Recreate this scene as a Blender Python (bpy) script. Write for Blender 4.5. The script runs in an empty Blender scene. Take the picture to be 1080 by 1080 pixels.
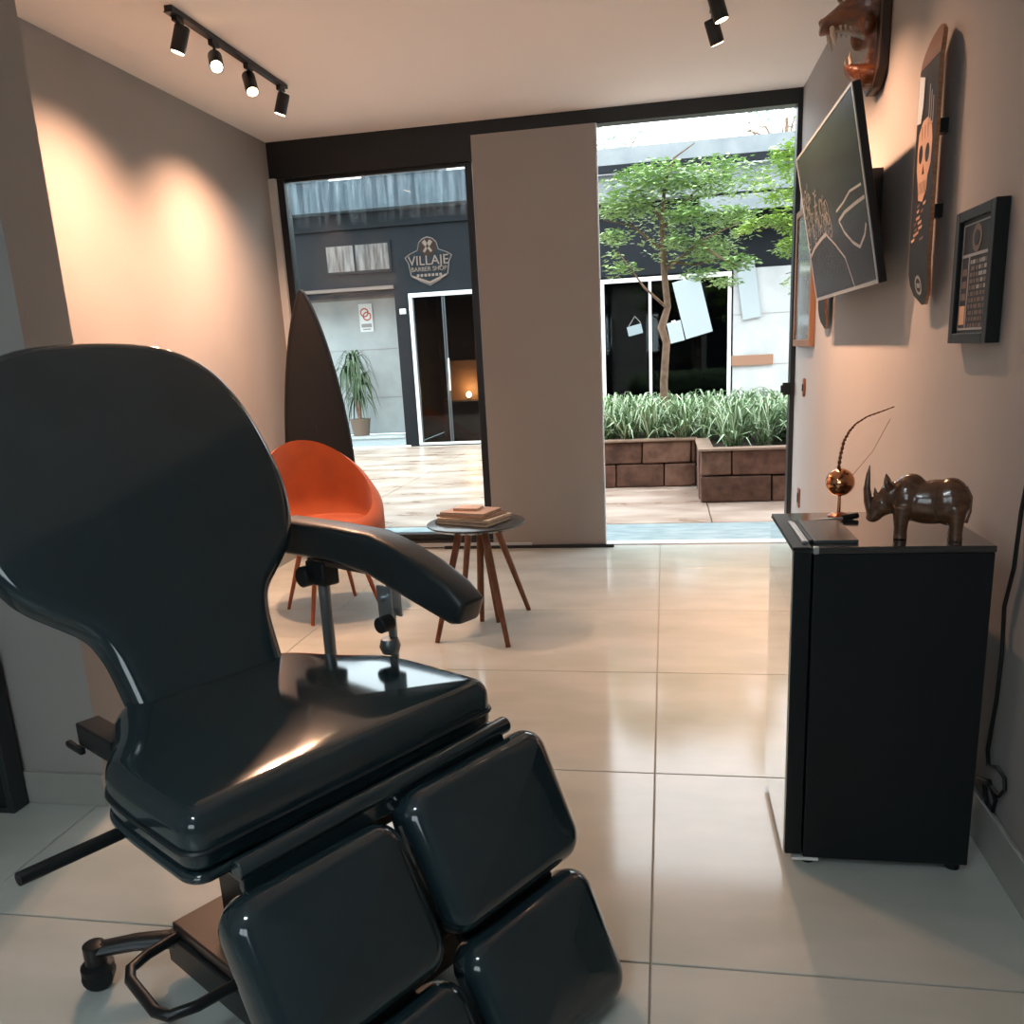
import bpy, bmesh, math, random
from mathutils import Matrix, Vector
random.seed(11)
S = bpy.context.scene
C = S.collection
PI = math.pi

# ------------------------------------------------------------------ camera, sky, exposure
cam_d = bpy.data.cameras.new('camera'); cam = bpy.data.objects.new('camera', cam_d); C.objects.link(cam)
cam_d.sensor_width = 36; cam_d.sensor_fit = 'HORIZONTAL'; cam_d.lens = 890.45 / 1080 * 36
cam_d.shift_y = 57.67 / 1080; cam_d.clip_end = 200; cam_d.clip_start = .02
cam.matrix_world = Matrix(((.98375, .00636, .17943, 0), (.17221, .24924, -.95301, 0), (-.05078, .96842, .24409, 1.365), (0, 0, 0, 1)))
S.camera = cam
S.view_settings.view_transform = 'Standard'; S.view_settings.look = 'None'
S.view_settings.exposure = 0.36; S.view_settings.gamma = 1.0; S.view_settings.use_curve_mapping = False
w = bpy.data.worlds.new('overcast_sky'); S.world = w; w.use_nodes = True
w.node_tree.nodes['Background'].inputs[0].default_value = (.86, .94, 1, 1)
w.node_tree.nodes['Background'].inputs[1].default_value = 4.0
sun_d = bpy.data.lights.new('veiled_sun', 'SUN'); sun_d.energy = 1.5; sun_d.angle = math.radians(25); sun_d.color = (1, .96, .9)
sun = bpy.data.objects.new('veiled_sun', sun_d); C.objects.link(sun); sun.rotation_euler = (math.radians(28), math.radians(14), 0)

# ------------------------------------------------------------------ materials
def mat(name, col, rough=.5, metal=0, col2=None, scale=6, detail=4, bump=0, bscale=None, coat=0, stretch=(1, 1, 1), emit=None, estr=0, spec=.5, lo=.35, hi=.65, obj_space=False, sheen=0, rvar=0):
    m = bpy.data.materials.new(name); m.use_nodes = True; nt = m.node_tree; b = nt.nodes['Principled BSDF']
    b.inputs['Base Color'].default_value = (*col, 1); b.inputs['Roughness'].default_value = rough
    b.inputs['Metallic'].default_value = metal; b.inputs['Coat Weight'].default_value = coat; b.inputs['Coat Roughness'].default_value = .08
    b.inputs['Specular IOR Level'].default_value = spec; b.inputs['Sheen Weight'].default_value = sheen
    if emit: b.inputs['Emission Color'].default_value = (*emit, 1); b.inputs['Emission Strength'].default_value = estr
    if obj_space:
        pos = nt.nodes.new('ShaderNodeTexCoord').outputs['Object']
    else:
        pos = nt.nodes.new('ShaderNodeNewGeometry').outputs['Position']
    mp = nt.nodes.new('ShaderNodeMapping'); mp.inputs['Scale'].default_value = stretch
    nt.links.new(pos, mp.inputs[0])
    if col2 or rvar:
        n = nt.nodes.new('ShaderNodeTexNoise'); n.inputs['Scale'].default_value = scale; n.inputs['Detail'].default_value = detail
        nt.links.new(mp.outputs[0], n.inputs['Vector'])
        r = nt.nodes.new('ShaderNodeValToRGB'); r.color_ramp.elements[0].position = lo; r.color_ramp.elements[1].position = hi
        c2 = col2 or col
        r.color_ramp.elements[0].color = (*col, 1); r.color_ramp.elements[1].color = (*c2, 1)
        nt.links.new(n.outputs['Fac'], r.inputs[0]); nt.links.new(r.outputs[0], b.inputs['Base Color'])
        if rvar:
            mr = nt.nodes.new('ShaderNodeMapRange'); mr.inputs['To Min'].default_value = rough - rvar; mr.inputs['To Max'].default_value = rough + rvar
            nt.links.new(n.outputs['Fac'], mr.inputs['Value']); nt.links.new(mr.outputs[0], b.inputs['Roughness'])
    if bump:
        n2 = nt.nodes.new('ShaderNodeTexNoise'); n2.inputs['Scale'].default_value = bscale or scale * 4; n2.inputs['Detail'].default_value = 3
        nt.links.new(mp.outputs[0], n2.inputs['Vector'])
        bp = nt.nodes.new('ShaderNodeBump'); bp.inputs['Strength'].default_value = bump; bp.inputs['Distance'].default_value = .01
        nt.links.new(n2.outputs['Fac'], bp.inputs['Height']); nt.links.new(bp.outputs[0], b.inputs['Normal'])
    return m

def glass_mat(name, tint=(1, 1, 1), refl=.08, streak=0):
    m = bpy.data.materials.new(name); m.use_nodes = True; nt = m.node_tree; nt.nodes.clear()
    out = nt.nodes.new('ShaderNodeOutputMaterial'); tr = nt.nodes.new('ShaderNodeBsdfTransparent'); tr.inputs[0].default_value = (*tint, 1)
    gl = nt.nodes.new('ShaderNodeBsdfGlossy'); gl.inputs['Roughness'].default_value = .02
    fr = nt.nodes.new('ShaderNodeFresnel'); fr.inputs[0].default_value = 1.35
    mx = nt.nodes.new('ShaderNodeMixShader'); nt.links.new(fr.outputs[0], mx.inputs[0]); nt.links.new(tr.outputs[0], mx.inputs[1]); nt.links.new(gl.outputs[0], mx.inputs[2])
    last = mx
    if streak:
        g = nt.nodes.new('ShaderNodeNewGeometry'); mp = nt.nodes.new('ShaderNodeMapping'); mp.inputs['Scale'].default_value = (26, 1, 1.6)
        nt.links.new(g.outputs['Position'], mp.inputs[0])
        n = nt.nodes.new('ShaderNodeTexNoise'); n.inputs['Scale'].default_value = 1.0; n.inputs['Detail'].default_value = 6; nt.links.new(mp.outputs[0], n.inputs['Vector'])
        sx = nt.nodes.new('ShaderNodeSeparateXYZ'); nt.links.new(g.outputs['Position'], sx.inputs[0])
        mr = nt.nodes.new('ShaderNodeMapRange'); mr.inputs['From Min'].default_value = 2.28; mr.inputs['From Max'].default_value = 2.62; mr.inputs['To Min'].default_value = 0; mr.inputs['To Max'].default_value = 1; mr.clamp = True
        nt.links.new(sx.outputs[2], mr.inputs['Value'])
        pw = nt.nodes.new('ShaderNodeMapRange'); pw.inputs['From Min'].default_value = .45; pw.inputs['From Max'].default_value = .75; pw.inputs['To Max'].default_value = streak; pw.clamp = True
        nt.links.new(n.outputs['Fac'], pw.inputs['Value'])
        mu = nt.nodes.new('ShaderNodeMath'); mu.operation = 'MULTIPLY'; nt.links.new(mr.outputs[0], mu.inputs[0]); nt.links.new(pw.outputs[0], mu.inputs[1])
        df = nt.nodes.new('ShaderNodeBsdfTranslucent'); df.inputs[0].default_value = (.75, .85, .92, 1)
        m2 = nt.nodes.new('ShaderNodeMixShader'); nt.links.new(mu.outputs[0], m2.inputs[0]); nt.links.new(mx.outputs[0], m2.inputs[1]); nt.links.new(df.outputs[0], m2.inputs[2]); last = m2
    nt.links.new(last.outputs[0], out.inputs[0]); return m

WALL = mat('grey_wall_paint', (.30, .283, .27), .75, col2=(.31, .293, .28), scale=3, bump=.05, bscale=60)
CEIL = mat('white_ceiling_paint', (.88, .84, .81), .85, bump=.03, bscale=40)
TILE = mat('porcelain_tile', (.43, .47, .435), .11, col2=(.51, .54, .51), scale=2.2, detail=8, stretch=(1, 2.2, 1), rvar=.05)
GROUT = mat('tile_grout', (.33, .32, .29), .9)
BASEB = mat('baseboard_tile', (.30, .30, .27), .35, col2=(.36, .36, .33), scale=5)
FRAME = mat('black_aluminium', (.012, .014, .016), .4, metal=.2)
ALU = mat('silver_aluminium', (.55, .57, .58), .35, metal=.8)
PALEALU = mat('pale_jamb', (.62, .66, .68), .5)
BLACKPL = mat('black_plastic', (.010, .012, .013), .45, spec=.25)
VINYL = mat('glossy_black_vinyl', (.014, .028, .034), .1, col2=(.017, .032, .039), scale=5, bump=.025, bscale=10, coat=.4)
VINYLM = mat('matt_black_vinyl', (.014, .02, .023), .36, bump=.08, bscale=30)
STEELD = mat('dark_painted_steel', (.02, .022, .024), .35, metal=.4)
STEELG = mat('grey_steel', (.16, .18, .19), .35, metal=.7)
CHROME = mat('brushed_zinc', (.45, .50, .53), .3, metal=.9)
BASECOV = mat('brown_black_base_cover', (.05, .03, .022), .3, coat=.2)
ORANGE = mat('orange_velvet', (.36, .066, .008), .8, col2=(.30, .052, .007), scale=9, bump=.1, bscale=120, sheen=.15)
LEGWOOD = mat('orange_brown_wood', (.36, .09, .025), .4, col2=(.28, .06, .015), scale=8, stretch=(6, 6, 1))
TABWOOD = mat('walnut_leg', (.17, .06, .022), .4, col2=(.11, .035, .012), scale=10, stretch=(6, 6, 1))
TABTOP = mat('slate_laminate', (.035, .042, .047), .25, col2=(.05, .058, .063), scale=8)
CARVE = mat('carved_red_wood', (.20, .062, .018), .35, col2=(.07, .02, .008), scale=14, detail=6, bump=.5, bscale=30, coat=.3, stretch=(1, 2, 3))
CARVED = mat('dark_backing_wood', (.035, .016, .009), .45)
BONE = mat('bone_ivory', (.55, .45, .36), .4)
RHINO = mat('polished_brown_wood', (.13, .058, .028), .25, col2=(.08, .034, .017), scale=22, stretch=(1, 3, 3), coat=.5, obj_space=True)
COPPER = mat('polished_copper', (.78, .36, .18), .12, metal=1)
DCOPPER = mat('aged_copper', (.30, .11, .05), .3, metal=.8)
FRIDGE = mat('black_fridge_steel', (.008, .011, .013), .42, spec=.25)
FRTOP = mat('fridge_top_gloss', (.03, .03, .03), .12, coat=.5)
MIRROR = mat('reflective_fridge_glass', (.80, .82, .80), .05, metal=1)
WHITEPL = mat('white_plastic', (.75, .75, .73), .4)
SCREEN = mat('tv_screen_glass', (.016, .019, .024), .22, spec=.2)
SCRLINE = mat('tv_screen_pale_line', (.17, .185, .19), .3)
SCRSCR = mat('tv_screen_ornament', (.10, .095, .085), .3)
TVRIM = mat('tv_bezel_silver', (.32, .36, .38), .3, metal=.5)
PLY = mat('maple_ply', (.34, .15, .07), .4, col2=(.24, .1, .045), scale=20, stretch=(1, 1, 6))
DECKBLK = mat('deck_black_print', (.010, .009, .008), .45, spec=.2)
DECKBONE = mat('deck_bone_print', (.62, .36, .21), .35)
DECKBRN = mat('deck_brown_print', (.13, .052, .027), .35)
DECKGLINT = mat('deck_painted_highlight', (.62, .66, .66), .3)  # colour of the window highlight painted on the deck
PRINTBLK = mat('print_black', (.014, .013, .012), .4, spec=.25)
PRINTGREY = mat('print_grey', (.30, .29, .28), .4)
PRINTBRN = mat('print_brown', (.13, .075, .05), .4)
PICWOOD = mat('picture_frame_wood', (.20, .105, .06), .5, spec=.3)
PICGLASS = mat('picture_painted_reflection', (.24, .30, .32), .1, col2=(.33, .40, .42), scale=4, coat=.4)  # light blue reflection painted into the pane colour
PAPER = mat('paper_cream', (.72, .62, .49), .7, col2=(.62, .52, .4), scale=30)
BAGFAB = mat('charcoal_board_bag', (.011, .012, .014), .5, bump=.25, bscale=25, spec=.2)
BAGFAB2 = mat('charcoal_bag_piping', (.012, .012, .013), .5)
LAMPON = mat('lamp_glow', (1, .85, .7), .4, emit=(1, .72, .42), estr=22)
LEDON = mat('led_panel_glow', (1, 1, 1), .4, emit=(.86, .95, 1), estr=9)
# outdoors
PAVE = mat('courtyard_stone', (.36, .25, .19), .3, col2=(.60, .49, .41), scale=1.6, detail=8, stretch=(1, 2.5, 1), rvar=.1)
PAVEJ = mat('courtyard_joint', (.16, .13, .11), .9)
WETSTONE = mat('blue_grey_threshold', (.30, .40, .43), .2, col2=(.42, .52, .54), scale=5, stretch=(1, 3, 1))
BRICKM = [mat('planter_stone_%s' % n, c, .85, col2=c2, scale=9, detail=7, bump=1.0, bscale=13) for n, c, c2 in
          (('red', (.09, .04, .026), (.19, .09, .06)), ('brown', (.07, .033, .022), (.15, .075, .048)), ('pale', (.11, .055, .036), (.22, .12, .08)))]
SOIL = mat('dark_soil', (.03, .02, .014), 1, bump=.6, bscale=40)
CAP = mat('planter_cap_stone', (.34, .23, .17), .8, col2=(.26, .17, .12), scale=12)
LEAFG = mat('strap_leaf_green', (.10, .20, .08), .45, col2=(.16, .28, .12), scale=4)
LEAFP = mat('strap_leaf_pale', (.50, .60, .40), .45)
TREEL = mat('tree_leaf_green', (.22, .38, .11), .5, col2=(.40, .54, .24), scale=3)
TREEY = mat('tree_leaf_lime', (.40, .56, .10), .5, col2=(.30, .48, .13), scale=3)
TREEF = mat('far_leaf_grey_green', (.24, .33, .24), .6, col2=(.3, .4, .32), scale=2)
DARKLEAF = mat('dark_palm_leaf', (.035, .07, .025), .4, col2=(.06, .10, .04), scale=5)
BARK = mat('grey_brown_bark', (.14, .085, .055), .9, col2=(.22, .14, .095), scale=14, bump=.6)
SHOPDK = mat('dark_facade_panel', (.010, .013, .016), .5, col2=(.013, .016, .02), scale=2, spec=.12)
SHOPFAS = mat('streaked_blue_fascia', (.03, .045, .058), .5, col2=(.08, .11, .13), scale=2, detail=6, stretch=(5, 5, .5), spec=.12)
SHOPROOF = mat('pale_metal_roof', (.16, .19, .205), .5, col2=(.22, .25, .26), scale=3)
SHOPWHT = mat('white_render', (.44, .47, .47), .7, col2=(.36, .39, .39), scale=3)
SHOPBRN = mat('brown_soffit', (.13, .105, .09), .7)
WHTFRAME = mat('white_frame', (.75, .79, .79), .4)
DKGLASS = glass_mat('shop_glass', (.55, .62, .62))
WINGLASS = glass_mat('dusty_window_glass', (.93, .97, .97), streak=.28)
INTDARK = mat('dark_shop_interior', (.02, .021, .022), .8, spec=.12)
LOGOT = mat('logo_tan', (.17, .125, .10), .6, spec=.2)
LOGOD = mat('logo_dark_brown', (.03, .016, .012), .6, spec=.1)
REDP = mat('sign_red', (.5, .09, .05), .5)
WHTP = mat('white_sheet', (.32, .385, .40), .6)
CURT = mat('curtain_grey', (.17, .165, .16), .8, col2=(.05, .045, .042), scale=9, stretch=(2, 1, .3))
WARMW = mat('warm_lit_timber', (.30, .13, .06), .6)

# ------------------------------------------------------------------ mesh helpers
class MB:
    def __init__(s): s.v = []; s.f = []; s.mi = []
    def add(s, vs, fs, mi=0):
        o = len(s.v); s.v += [tuple(p) for p in vs]; s.f += [tuple(i + o for i in f) for f in fs]; s.mi += [mi] * len(fs); return s
    def box(s, x0, x1, y0, y1, z0, z1, M=None, mi=0):
        vs = [Vector(p) for p in ((x0, y0, z0), (x1, y0, z0), (x1, y1, z0), (x0, y1, z0), (x0, y0, z1), (x1, y0, z1), (x1, y1, z1), (x0, y1, z1))]
        if M: vs = [M @ p for p in vs]
        return s.add(vs, [(3, 2, 1, 0), (4, 5, 6, 7), (0, 1, 5, 4), (1, 2, 6, 5), (2, 3, 7, 6), (3, 0, 4, 7)], mi)
    def rings(s, R, cap=True, closed=True, mi=0):
        n = len(R[0]); vs = [p for r in R for p in r]; fs = []
        for i in range(len(R) - 1):
            for j in range(n if closed else n - 1):
                k = (j + 1) % n; fs.append((i * n + j, i * n + k, (i + 1) * n + k, (i + 1) * n + j))
        if cap: fs.append(tuple(range(n - 1, -1, -1))); fs.append(tuple((len(R) - 1) * n + j for j in range(n)))
        return s.add(vs, fs, mi)
    def tube(s, pts, r, n=8, mi=0, flat=1.0):
        pts = [Vector(p) for p in pts]; rr = r if isinstance(r, (list, tuple)) else [r] * len(pts); R = []; up = None
        for i, p in enumerate(pts):
            d = (pts[min(i + 1, len(pts) - 1)] - pts[max(i - 1, 0)]).normalized()
            if up is None: up = Vector((0, 0, 1)) if abs(d.z) < .9 else Vector((1, 0, 0))
            a = d.cross(up).normalized(); b = a.cross(d).normalized(); up = b
            R.append([p + rr[i] * (a * math.cos(t) + b * math.sin(t) * flat) for t in (2 * PI * k / n for k in range(n))])
        return s.rings(R, mi=mi)
    def lathe(s, prof, o=(0, 0, 0), n=24, M=None, mi=0):
        R = [[Vector((r * math.cos(2 * PI * k / n), r * math.sin(2 * PI * k / n), z)) for k in range(n)] for r, z in prof]
        R = [[(M @ p if M else p) + Vector(o) for p in q] for q in R]
        return s.rings(R, mi=mi)
    def prism(s, out, z0, z1, M=None, mi=0):
        R = [[Vector((x, y, z)) for x, y in out] for z in (z0, z1)]
        if M: R = [[M @ p for p in q] for q in R]
        return s.rings(R, mi=mi)
    def ell(s, c, r, rot=None, n=16, m=10, mi=0):
        R = []
        for i in range(m + 1):
            t = PI * (i + .02) / (m + .04); R.append([Vector((r[0] * math.sin(t) * math.cos(2 * PI * k / n), r[1] * math.sin(t) * math.sin(2 * PI * k / n), -r[2] * math.cos(t))) for k in range(n)])
        R = [[(rot @ p if rot else p) + Vector(c) for p in q] for q in R]
        return s.rings(R, mi=mi)
    def pad(s, out, th, r, dome=0, M=None, rb=None, mi=0):
        """upholstered pad: outline in xy, bottom at 0, top at th, rolled edges"""
        rb = rb if rb is not None else r * .5; n = len(out); P = [Vector((x, y)) for x, y in out]
        N = []
        for i in range(n):
            t = (P[(i + 1) % n] - P[i - 1]).normalized(); N.append(Vector((t.y, -t.x)))
        A = sum(P[i].x * P[(i + 1) % n].y - P[(i + 1) % n].x * P[i].y for i in range(n))
        if A < 0: N = [-q for q in N]
        c = sum(P, Vector((0, 0))) / n; R = []
        def ring(ins, z): return [Vector((*(P[i] - N[i] * ins), z)) for i in range(n)]
        for k in range(4): a = k / 3 * PI / 2; R.append(ring(rb * (1 - math.sin(a)), rb * (1 - math.cos(a))))
        for k in range(7): a = k / 6 * PI / 2; R.append(ring(r * (1 - math.cos(a)), th - r * (1 - math.sin(a))))
        base = R[-1]
        for q in (.86, .68, .45, .2, .04):
            R.append([Vector((c.x + (p.x - c.x) * q, c.y + (p.y - c.y) * q, th + dome * (1 - q * q))) for p in base])
        if M: R = [[M @ p for p in q] for q in R]
        return s.rings(R, mi=mi)
    def build(s, name, m, parent=None, smooth=True, bevel=0, seg=2, sub=0, remesh=0, loc=None, angle=40):
        me = bpy.data.meshes.new(name); me.from_pydata(s.v, [], s.f); me.update()
        bm = bmesh.new(); bm.from_mesh(me); bmesh.ops.recalc_face_normals(bm, faces=bm.faces); bm.to_mesh(me); bm.free()
        for q in (m if isinstance(m, list) else [m]): me.materials.append(q)
        if isinstance(m, list): me.polygons.foreach_set('material_index', s.mi)
        if smooth:
            me.polygons.foreach_set('use_smooth', [True] * len(me.polygons)); me.set_sharp_from_angle(angle=math.radians(angle))
        o = bpy.data.objects.new(name, me); C.objects.link(o); o.parent = parent
        if loc: o.location = loc
        if remesh:
            q = o.modifiers.new('remesh', 'REMESH'); q.mode = 'VOXEL'; q.voxel_size = remesh; q.use_smooth_shade = True
            q = o.modifiers.new('smooth', 'SMOOTH'); q.iterations = 6; q.factor = .5
        if bevel:
            q = o.modifiers.new('bevel', 'BEVEL'); q.width = bevel; q.segments = seg; q.limit_method = 'ANGLE'
        if sub: q = o.modifiers.new('sub', 'SUBSURF'); q.levels = sub; q.render_levels = sub
        return o

def tag(o, label, cat, group=None, kind=None):
    o['label'] = label; o['category'] = cat
    if group: o['group'] = group
    if kind: o['kind'] = kind
    return o
def thing(name, label, cat, loc=(0, 0, 0), rz=0, group=None):
    o = bpy.data.objects.new(name, None); C.objects.link(o); o.location = loc; o.rotation_euler = (0, 0, rz); o.empty_display_size = .1
    return tag(o, label, cat, group)
def struct(o): o['kind'] = 'structure'; return o
def bx(name, x0, x1, y0, y1, z0, z1, m, parent=None, bevel=0, M=None, smooth=False):
    return MB().box(x0, x1, y0, y1, z0, z1, M).build(name, m, parent, smooth=smooth, bevel=bevel)
def smooth_loop(pts, it=3):
    for _ in range(it):
        q = []
        for i in range(len(pts)):
            a, b = pts[i], pts[(i + 1) % len(pts)]
            q += [(.75 * a[0] + .25 * b[0], .75 * a[1] + .25 * b[1]), (.25 * a[0] + .75 * b[0], .25 * a[1] + .75 * b[1])]
        pts = q
    return pts
def round_rect(x0, x1, y0, y1, r, n=6):
    out = []
    for cx, cy, a0 in ((x1 - r, y0 + r, -PI / 2), (x1 - r, y1 - r, 0), (x0 + r, y1 - r, PI / 2), (x0 + r, y0 + r, PI)):
        out += [(cx + r * math.cos(a0 + k / n * PI / 2), cy + r * math.sin(a0 + k / n * PI / 2)) for k in range(n + 1)]
    return out
def frame_M(o, ex, ey, ez):
    return Matrix(((ex[0], ey[0], ez[0], o[0]), (ex[1], ey[1], ez[1], o[1]), (ex[2], ey[2], ez[2], o[2]), (0, 0, 0, 1)))
def text(name, body, size, m, parent, M, extrude=.004, align='CENTER'):
    cu = bpy.data.curves.new(name, 'FONT'); cu.body = body; cu.size = size; cu.extrude = extrude; cu.align_x = align
    t = bpy.data.objects.new(name, cu); C.objects.link(t)
    me = bpy.data.meshes.new_from_object(t.evaluated_get(bpy.context.evaluated_depsgraph_get()))
    bpy.data.objects.remove(t); bpy.data.curves.remove(cu)
    me.transform(M); me.materials.clear(); me.materials.append(m); o = bpy.data.objects.new(name, me); C.objects.link(o); o.parent = parent; return o

# ------------------------------------------------------------------ the room
XL, XR, YB, YF, ZC = -2.675, .843, -2.6, 5.976, 2.848
fl = struct(bx('floor', XL, XR, YB, YF + .06, -.12, -.006, GROUT))
full = None
xs = [XL, -1.84, -.04, XR]
ys = [YB] + [3.468 + .9 * k for k in range(-6, 3)] + [YF]
def tile_mesh(w, d, t, c=.0015, m=TILE, h=.006):
    b = MB(); R = [[(x * (w / 2 - i), y * (d / 2 - i), z) for x, y in ((-1, -1), (1, -1), (1, 1), (-1, 1))] for i, z in ((0, 0), (0, h - c), (c, h))]
    b.rings([[Vector(p) for p in q] for q in R]); return b
cache = {}
for i in range(len(xs) - 1):
    for j in range(len(ys) - 1):
        w_, d_ = round(xs[i + 1] - xs[i] - .005, 4), round(ys[j + 1] - ys[j] - .005, 4)
        if (w_, d_) not in cache:
            o = tile_mesh(w_, d_, 0).build('floor_tile', TILE, fl, smooth=False); cache[(w_, d_)] = o.data
        else:
            o = bpy.data.objects.new('floor_tile', cache[(w_, d_)]); C.objects.link(o); o.parent = fl
        o.location = ((xs[i] + xs[i + 1]) / 2, (ys[j] + ys[j + 1]) / 2, -.006)
struct(bx('ceiling', XL - .1, XR + .1, YB - .1, YF + .12, ZC, ZC + .12, CEIL))
struct(bx('wall_left', XL - .12, XL, YB, YF + .06, -.1, ZC, WALL))
struct(bx('wall_right', XR, XR + .12, YB, YF + .06, -.1, ZC, WALL))
WX0, WX1, WZ0, WZ1 = -2.35, -.15, 1.15, 2.45                                      # window in the wall behind the camera
struct(MB().box(XL - .1, XR + .1, YB - .12, YB, -.1, WZ0).box(XL - .1, XR + .1, YB - .12, YB, WZ1, ZC).box(XL - .1, WX0, YB - .12, YB, WZ0, WZ1).box(WX1, XR + .1, YB - .12, YB, WZ0, WZ1).build('wall_back', WALL, smooth=False))
w2 = struct(MB().box(WX0, WX1, YB - .08, YB - .02, WZ0, WZ0 + .05).box(WX0, WX1, YB - .08, YB - .02, WZ1 - .05, WZ1).box(WX0, WX0 + .05, YB - .08, YB - .02, WZ0 + .05, WZ1 - .05).box(WX1 - .05, WX1, YB - .08, YB - .02, WZ0 + .05, WZ1 - .05).box(-1.28, -1.22, YB - .08, YB - .02, WZ0 + .05, WZ1 - .05).build('window_2', FRAME, smooth=False))
CLEAR = glass_mat('clear_glass', (.95, .98, .98))
bx('pane', WX0 + .05, -1.28, YB - .055, YB - .047, WZ0 + .05, WZ1 - .05, CLEAR, w2); bx('pane', -1.22, WX1 - .05, YB - .055, YB - .047, WZ0 + .05, WZ1 - .05, CLEAR, w2)
# the row of buildings goes on beside and above the shop front
struct(bx('wall_front_beside_window', -9, XL - .12, 5.95, 6.05, -.2, 4.1, SHOPDK)); struct(bx('wall_front_beside_door', XR + .12, 7, 5.95, 6.05, -.2, 4.1, SHOPDK)); struct(bx('wall_front_upper', XL - .12, XR + .12, 5.98, 6.1, ZC + .12, 4.1, SHOPDK))
struct(bx('wall_partition', XL, -1.80, 2.219, 2.43, 0, ZC, WALL))
struct(bx('baseboard_right', XR - .014, XR, YB, 5.9, 0, .135, BASEB, bevel=.002))
struct(bx('baseboard_left', XL, XL + .014, 2.43, 5.85, 0, .115, BASEB, bevel=.002))
struct(bx('baseboard_partition', XL, -1.80, 2.205, 2.219, 0, .112, BASEB, bevel=.002))
struct(bx('trim_1', XL, -1.2, 5.93, 6.03, 2.612, ZC, FRAME))                    # deep dark beam over the window
struct(bx('trim_2', -1.2, XR, 5.93, 6.03, 2.76, ZC, FRAME))
struct(bx('trim_3', .813, XR, 5.93, 6.03, 0, 2.76, FRAME))                      # dark jamb beside the doorway
# fixed window
win = struct(MB().box(-2.625, -2.575, 5.93, 6.02, .1, 2.612).box(-1.30, -1.25, 5.95, 6.0, .1, 2.612).box(-2.675, -1.2, 5.93, 6.02, .055, .10).box(-2.575, -1.3, 5.955, 5.99, 2.59, 2.612).build('window_1', FRAME, smooth=False, bevel=.003))
bx('pane', -2.577, -1.298, 5.966, 5.974, .10, 2.60, WINGLASS, win)
bx('window_jamb', XL, -2.625, 5.90, 6.0, .10, 2.612, PALEALU, win)
bx('window_sill', -2.675, -1.2, 5.90, 6.03, .0, .054, FRAME, win, bevel=.004)
bx('glazing_rail', -2.675, -.95, 5.87, 5.90, .012, .04, ALU, win, bevel=.004)
# sliding panel, pushed open in front of the window edge
dr = struct(bx('door_1', -1.235, -.425, 5.885, 5.927, .02, 2.757, WALL, bevel=.003))
bx('edge_strip', -.4245, -.416, 5.887, 5.925, .02, 2.755, PALEALU, dr)
struct(bx('trim_4', -1.6, -.36, 5.862, 5.885, 0, .022, FRAME, bevel=.003))
struct(bx('trim_5', -.42, .813, 5.93, 6.03, -.005, .012, PALEALU, bevel=.003))          # pale door sill
lk = tag(MB().box(.765, .812, 5.90, 5.925, 1.01, 1.09).box(.75, .775, 5.885, 5.905, 1.025, 1.075).build('door_lock', BLACKPL, smooth=False, bevel=.004), 'small black door lock on the dark doorway jamb', 'lock')
lk.location.y = .004

# ceiling led panel of the work area behind the camera
for lx, ly, hx, hy, en, lab in ((-1.0, -.4, .3, .15, 13, 'small white panel light in the ceiling of the work area'),):
    t = thing('ceiling_panel_light', lab, 'lamp', (lx, ly, ZC - .03))
    MB().box(-hx - .02, hx + .02, -hy - .02, -hy, 0, .0295).box(-hx - .02, hx + .02, hy, hy + .02, 0, .0295).box(-hx - .02, -hx, -hy, hy, 0, .0295).box(hx, hx + .02, -hy, hy, 0, .0295).build('rim', WHITEPL, t, smooth=False)
    bx('diffuser', -hx, hx, -hy, hy, .008, .028, LEDON, t)
    ld = bpy.data.lights.new('panel_glow', 'AREA'); ld.shape = 'RECTANGLE'; ld.size = hx * 2; ld.size_y = hy * 2; ld.energy = en; ld.color = (.76, .92, 1)
    lo = bpy.data.objects.new('panel_glow', ld); C.objects.link(lo); lo.parent = t; lo.location = (0, 0, .004)

# spotlight rails
def rail(x, y0, y1, heads, label):
    t = thing('spotlight_rail', label, 'track light', (x, (y0 + y1) / 2, ZC))
    ym = (y0 + y1) / 2
    bx('rail', -.018, .018, y0 - ym, y1 - ym, -.022, -.0005, FRAME, t, bevel=.002)
    bx('power_feed', -.022, .022, y0 - ym, y0 - ym + .1, -.026, -.022, FRAME, t)
    for hy, tgt, en, ang in heads:
        p = Vector((0, hy - ym, -.105)); d = (Vector(tgt) - (Vector((x, hy, ZC - .105)))).normalized()
        q = d.to_track_quat('-Z', 'Y').to_matrix()
        ex, ey, ez = q.col[0], q.col[1], q.col[2]
        h = MB().lathe([(.03, -.055), (.032, -.053), (.032, .045), (.028, .05)], p, 20, q).build('lamp_head', FRAME, t)
        MB().lathe([(.026, -.057), (.026, -.0545)], p, 18, q).build('lens', LAMPON, h)
        MB().box(-.012, .012, hy - ym - .03, hy - ym + .03, -.045, -.021).tube([(0, hy - ym, -.04), p + ez * .02], .006).build('bracket', FRAME, h, smooth=False)
        ld = bpy.data.lights.new('spot_glow', 'SPOT'); ld.energy = en; ld.spot_size = math.radians(ang); ld.spot_blend = 1.0; ld.color = (1, .55, .34); ld.shadow_soft_size = .022
        lo = bpy.data.objects.new('spot_glow', ld); C.objects.link(lo); lo.parent = t; lo.location = p + d * .062; lo.rotation_euler = d.to_track_quat('-Z', 'Y').to_euler()
rail(-2.03, 3.69, 4.83, [(3.76, (-2.675, 3.70, 1.0), 235, 122), (4.06, (-.85, 1.9, .7), 90, 60), (4.40, (-1.0, 3.1, .0), 120, 75), (4.77, (-2.675, 4.85, 1.05), 240, 118)],
     'black ceiling rail of four spotlights along the grey left wall, two facing the room')
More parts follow.
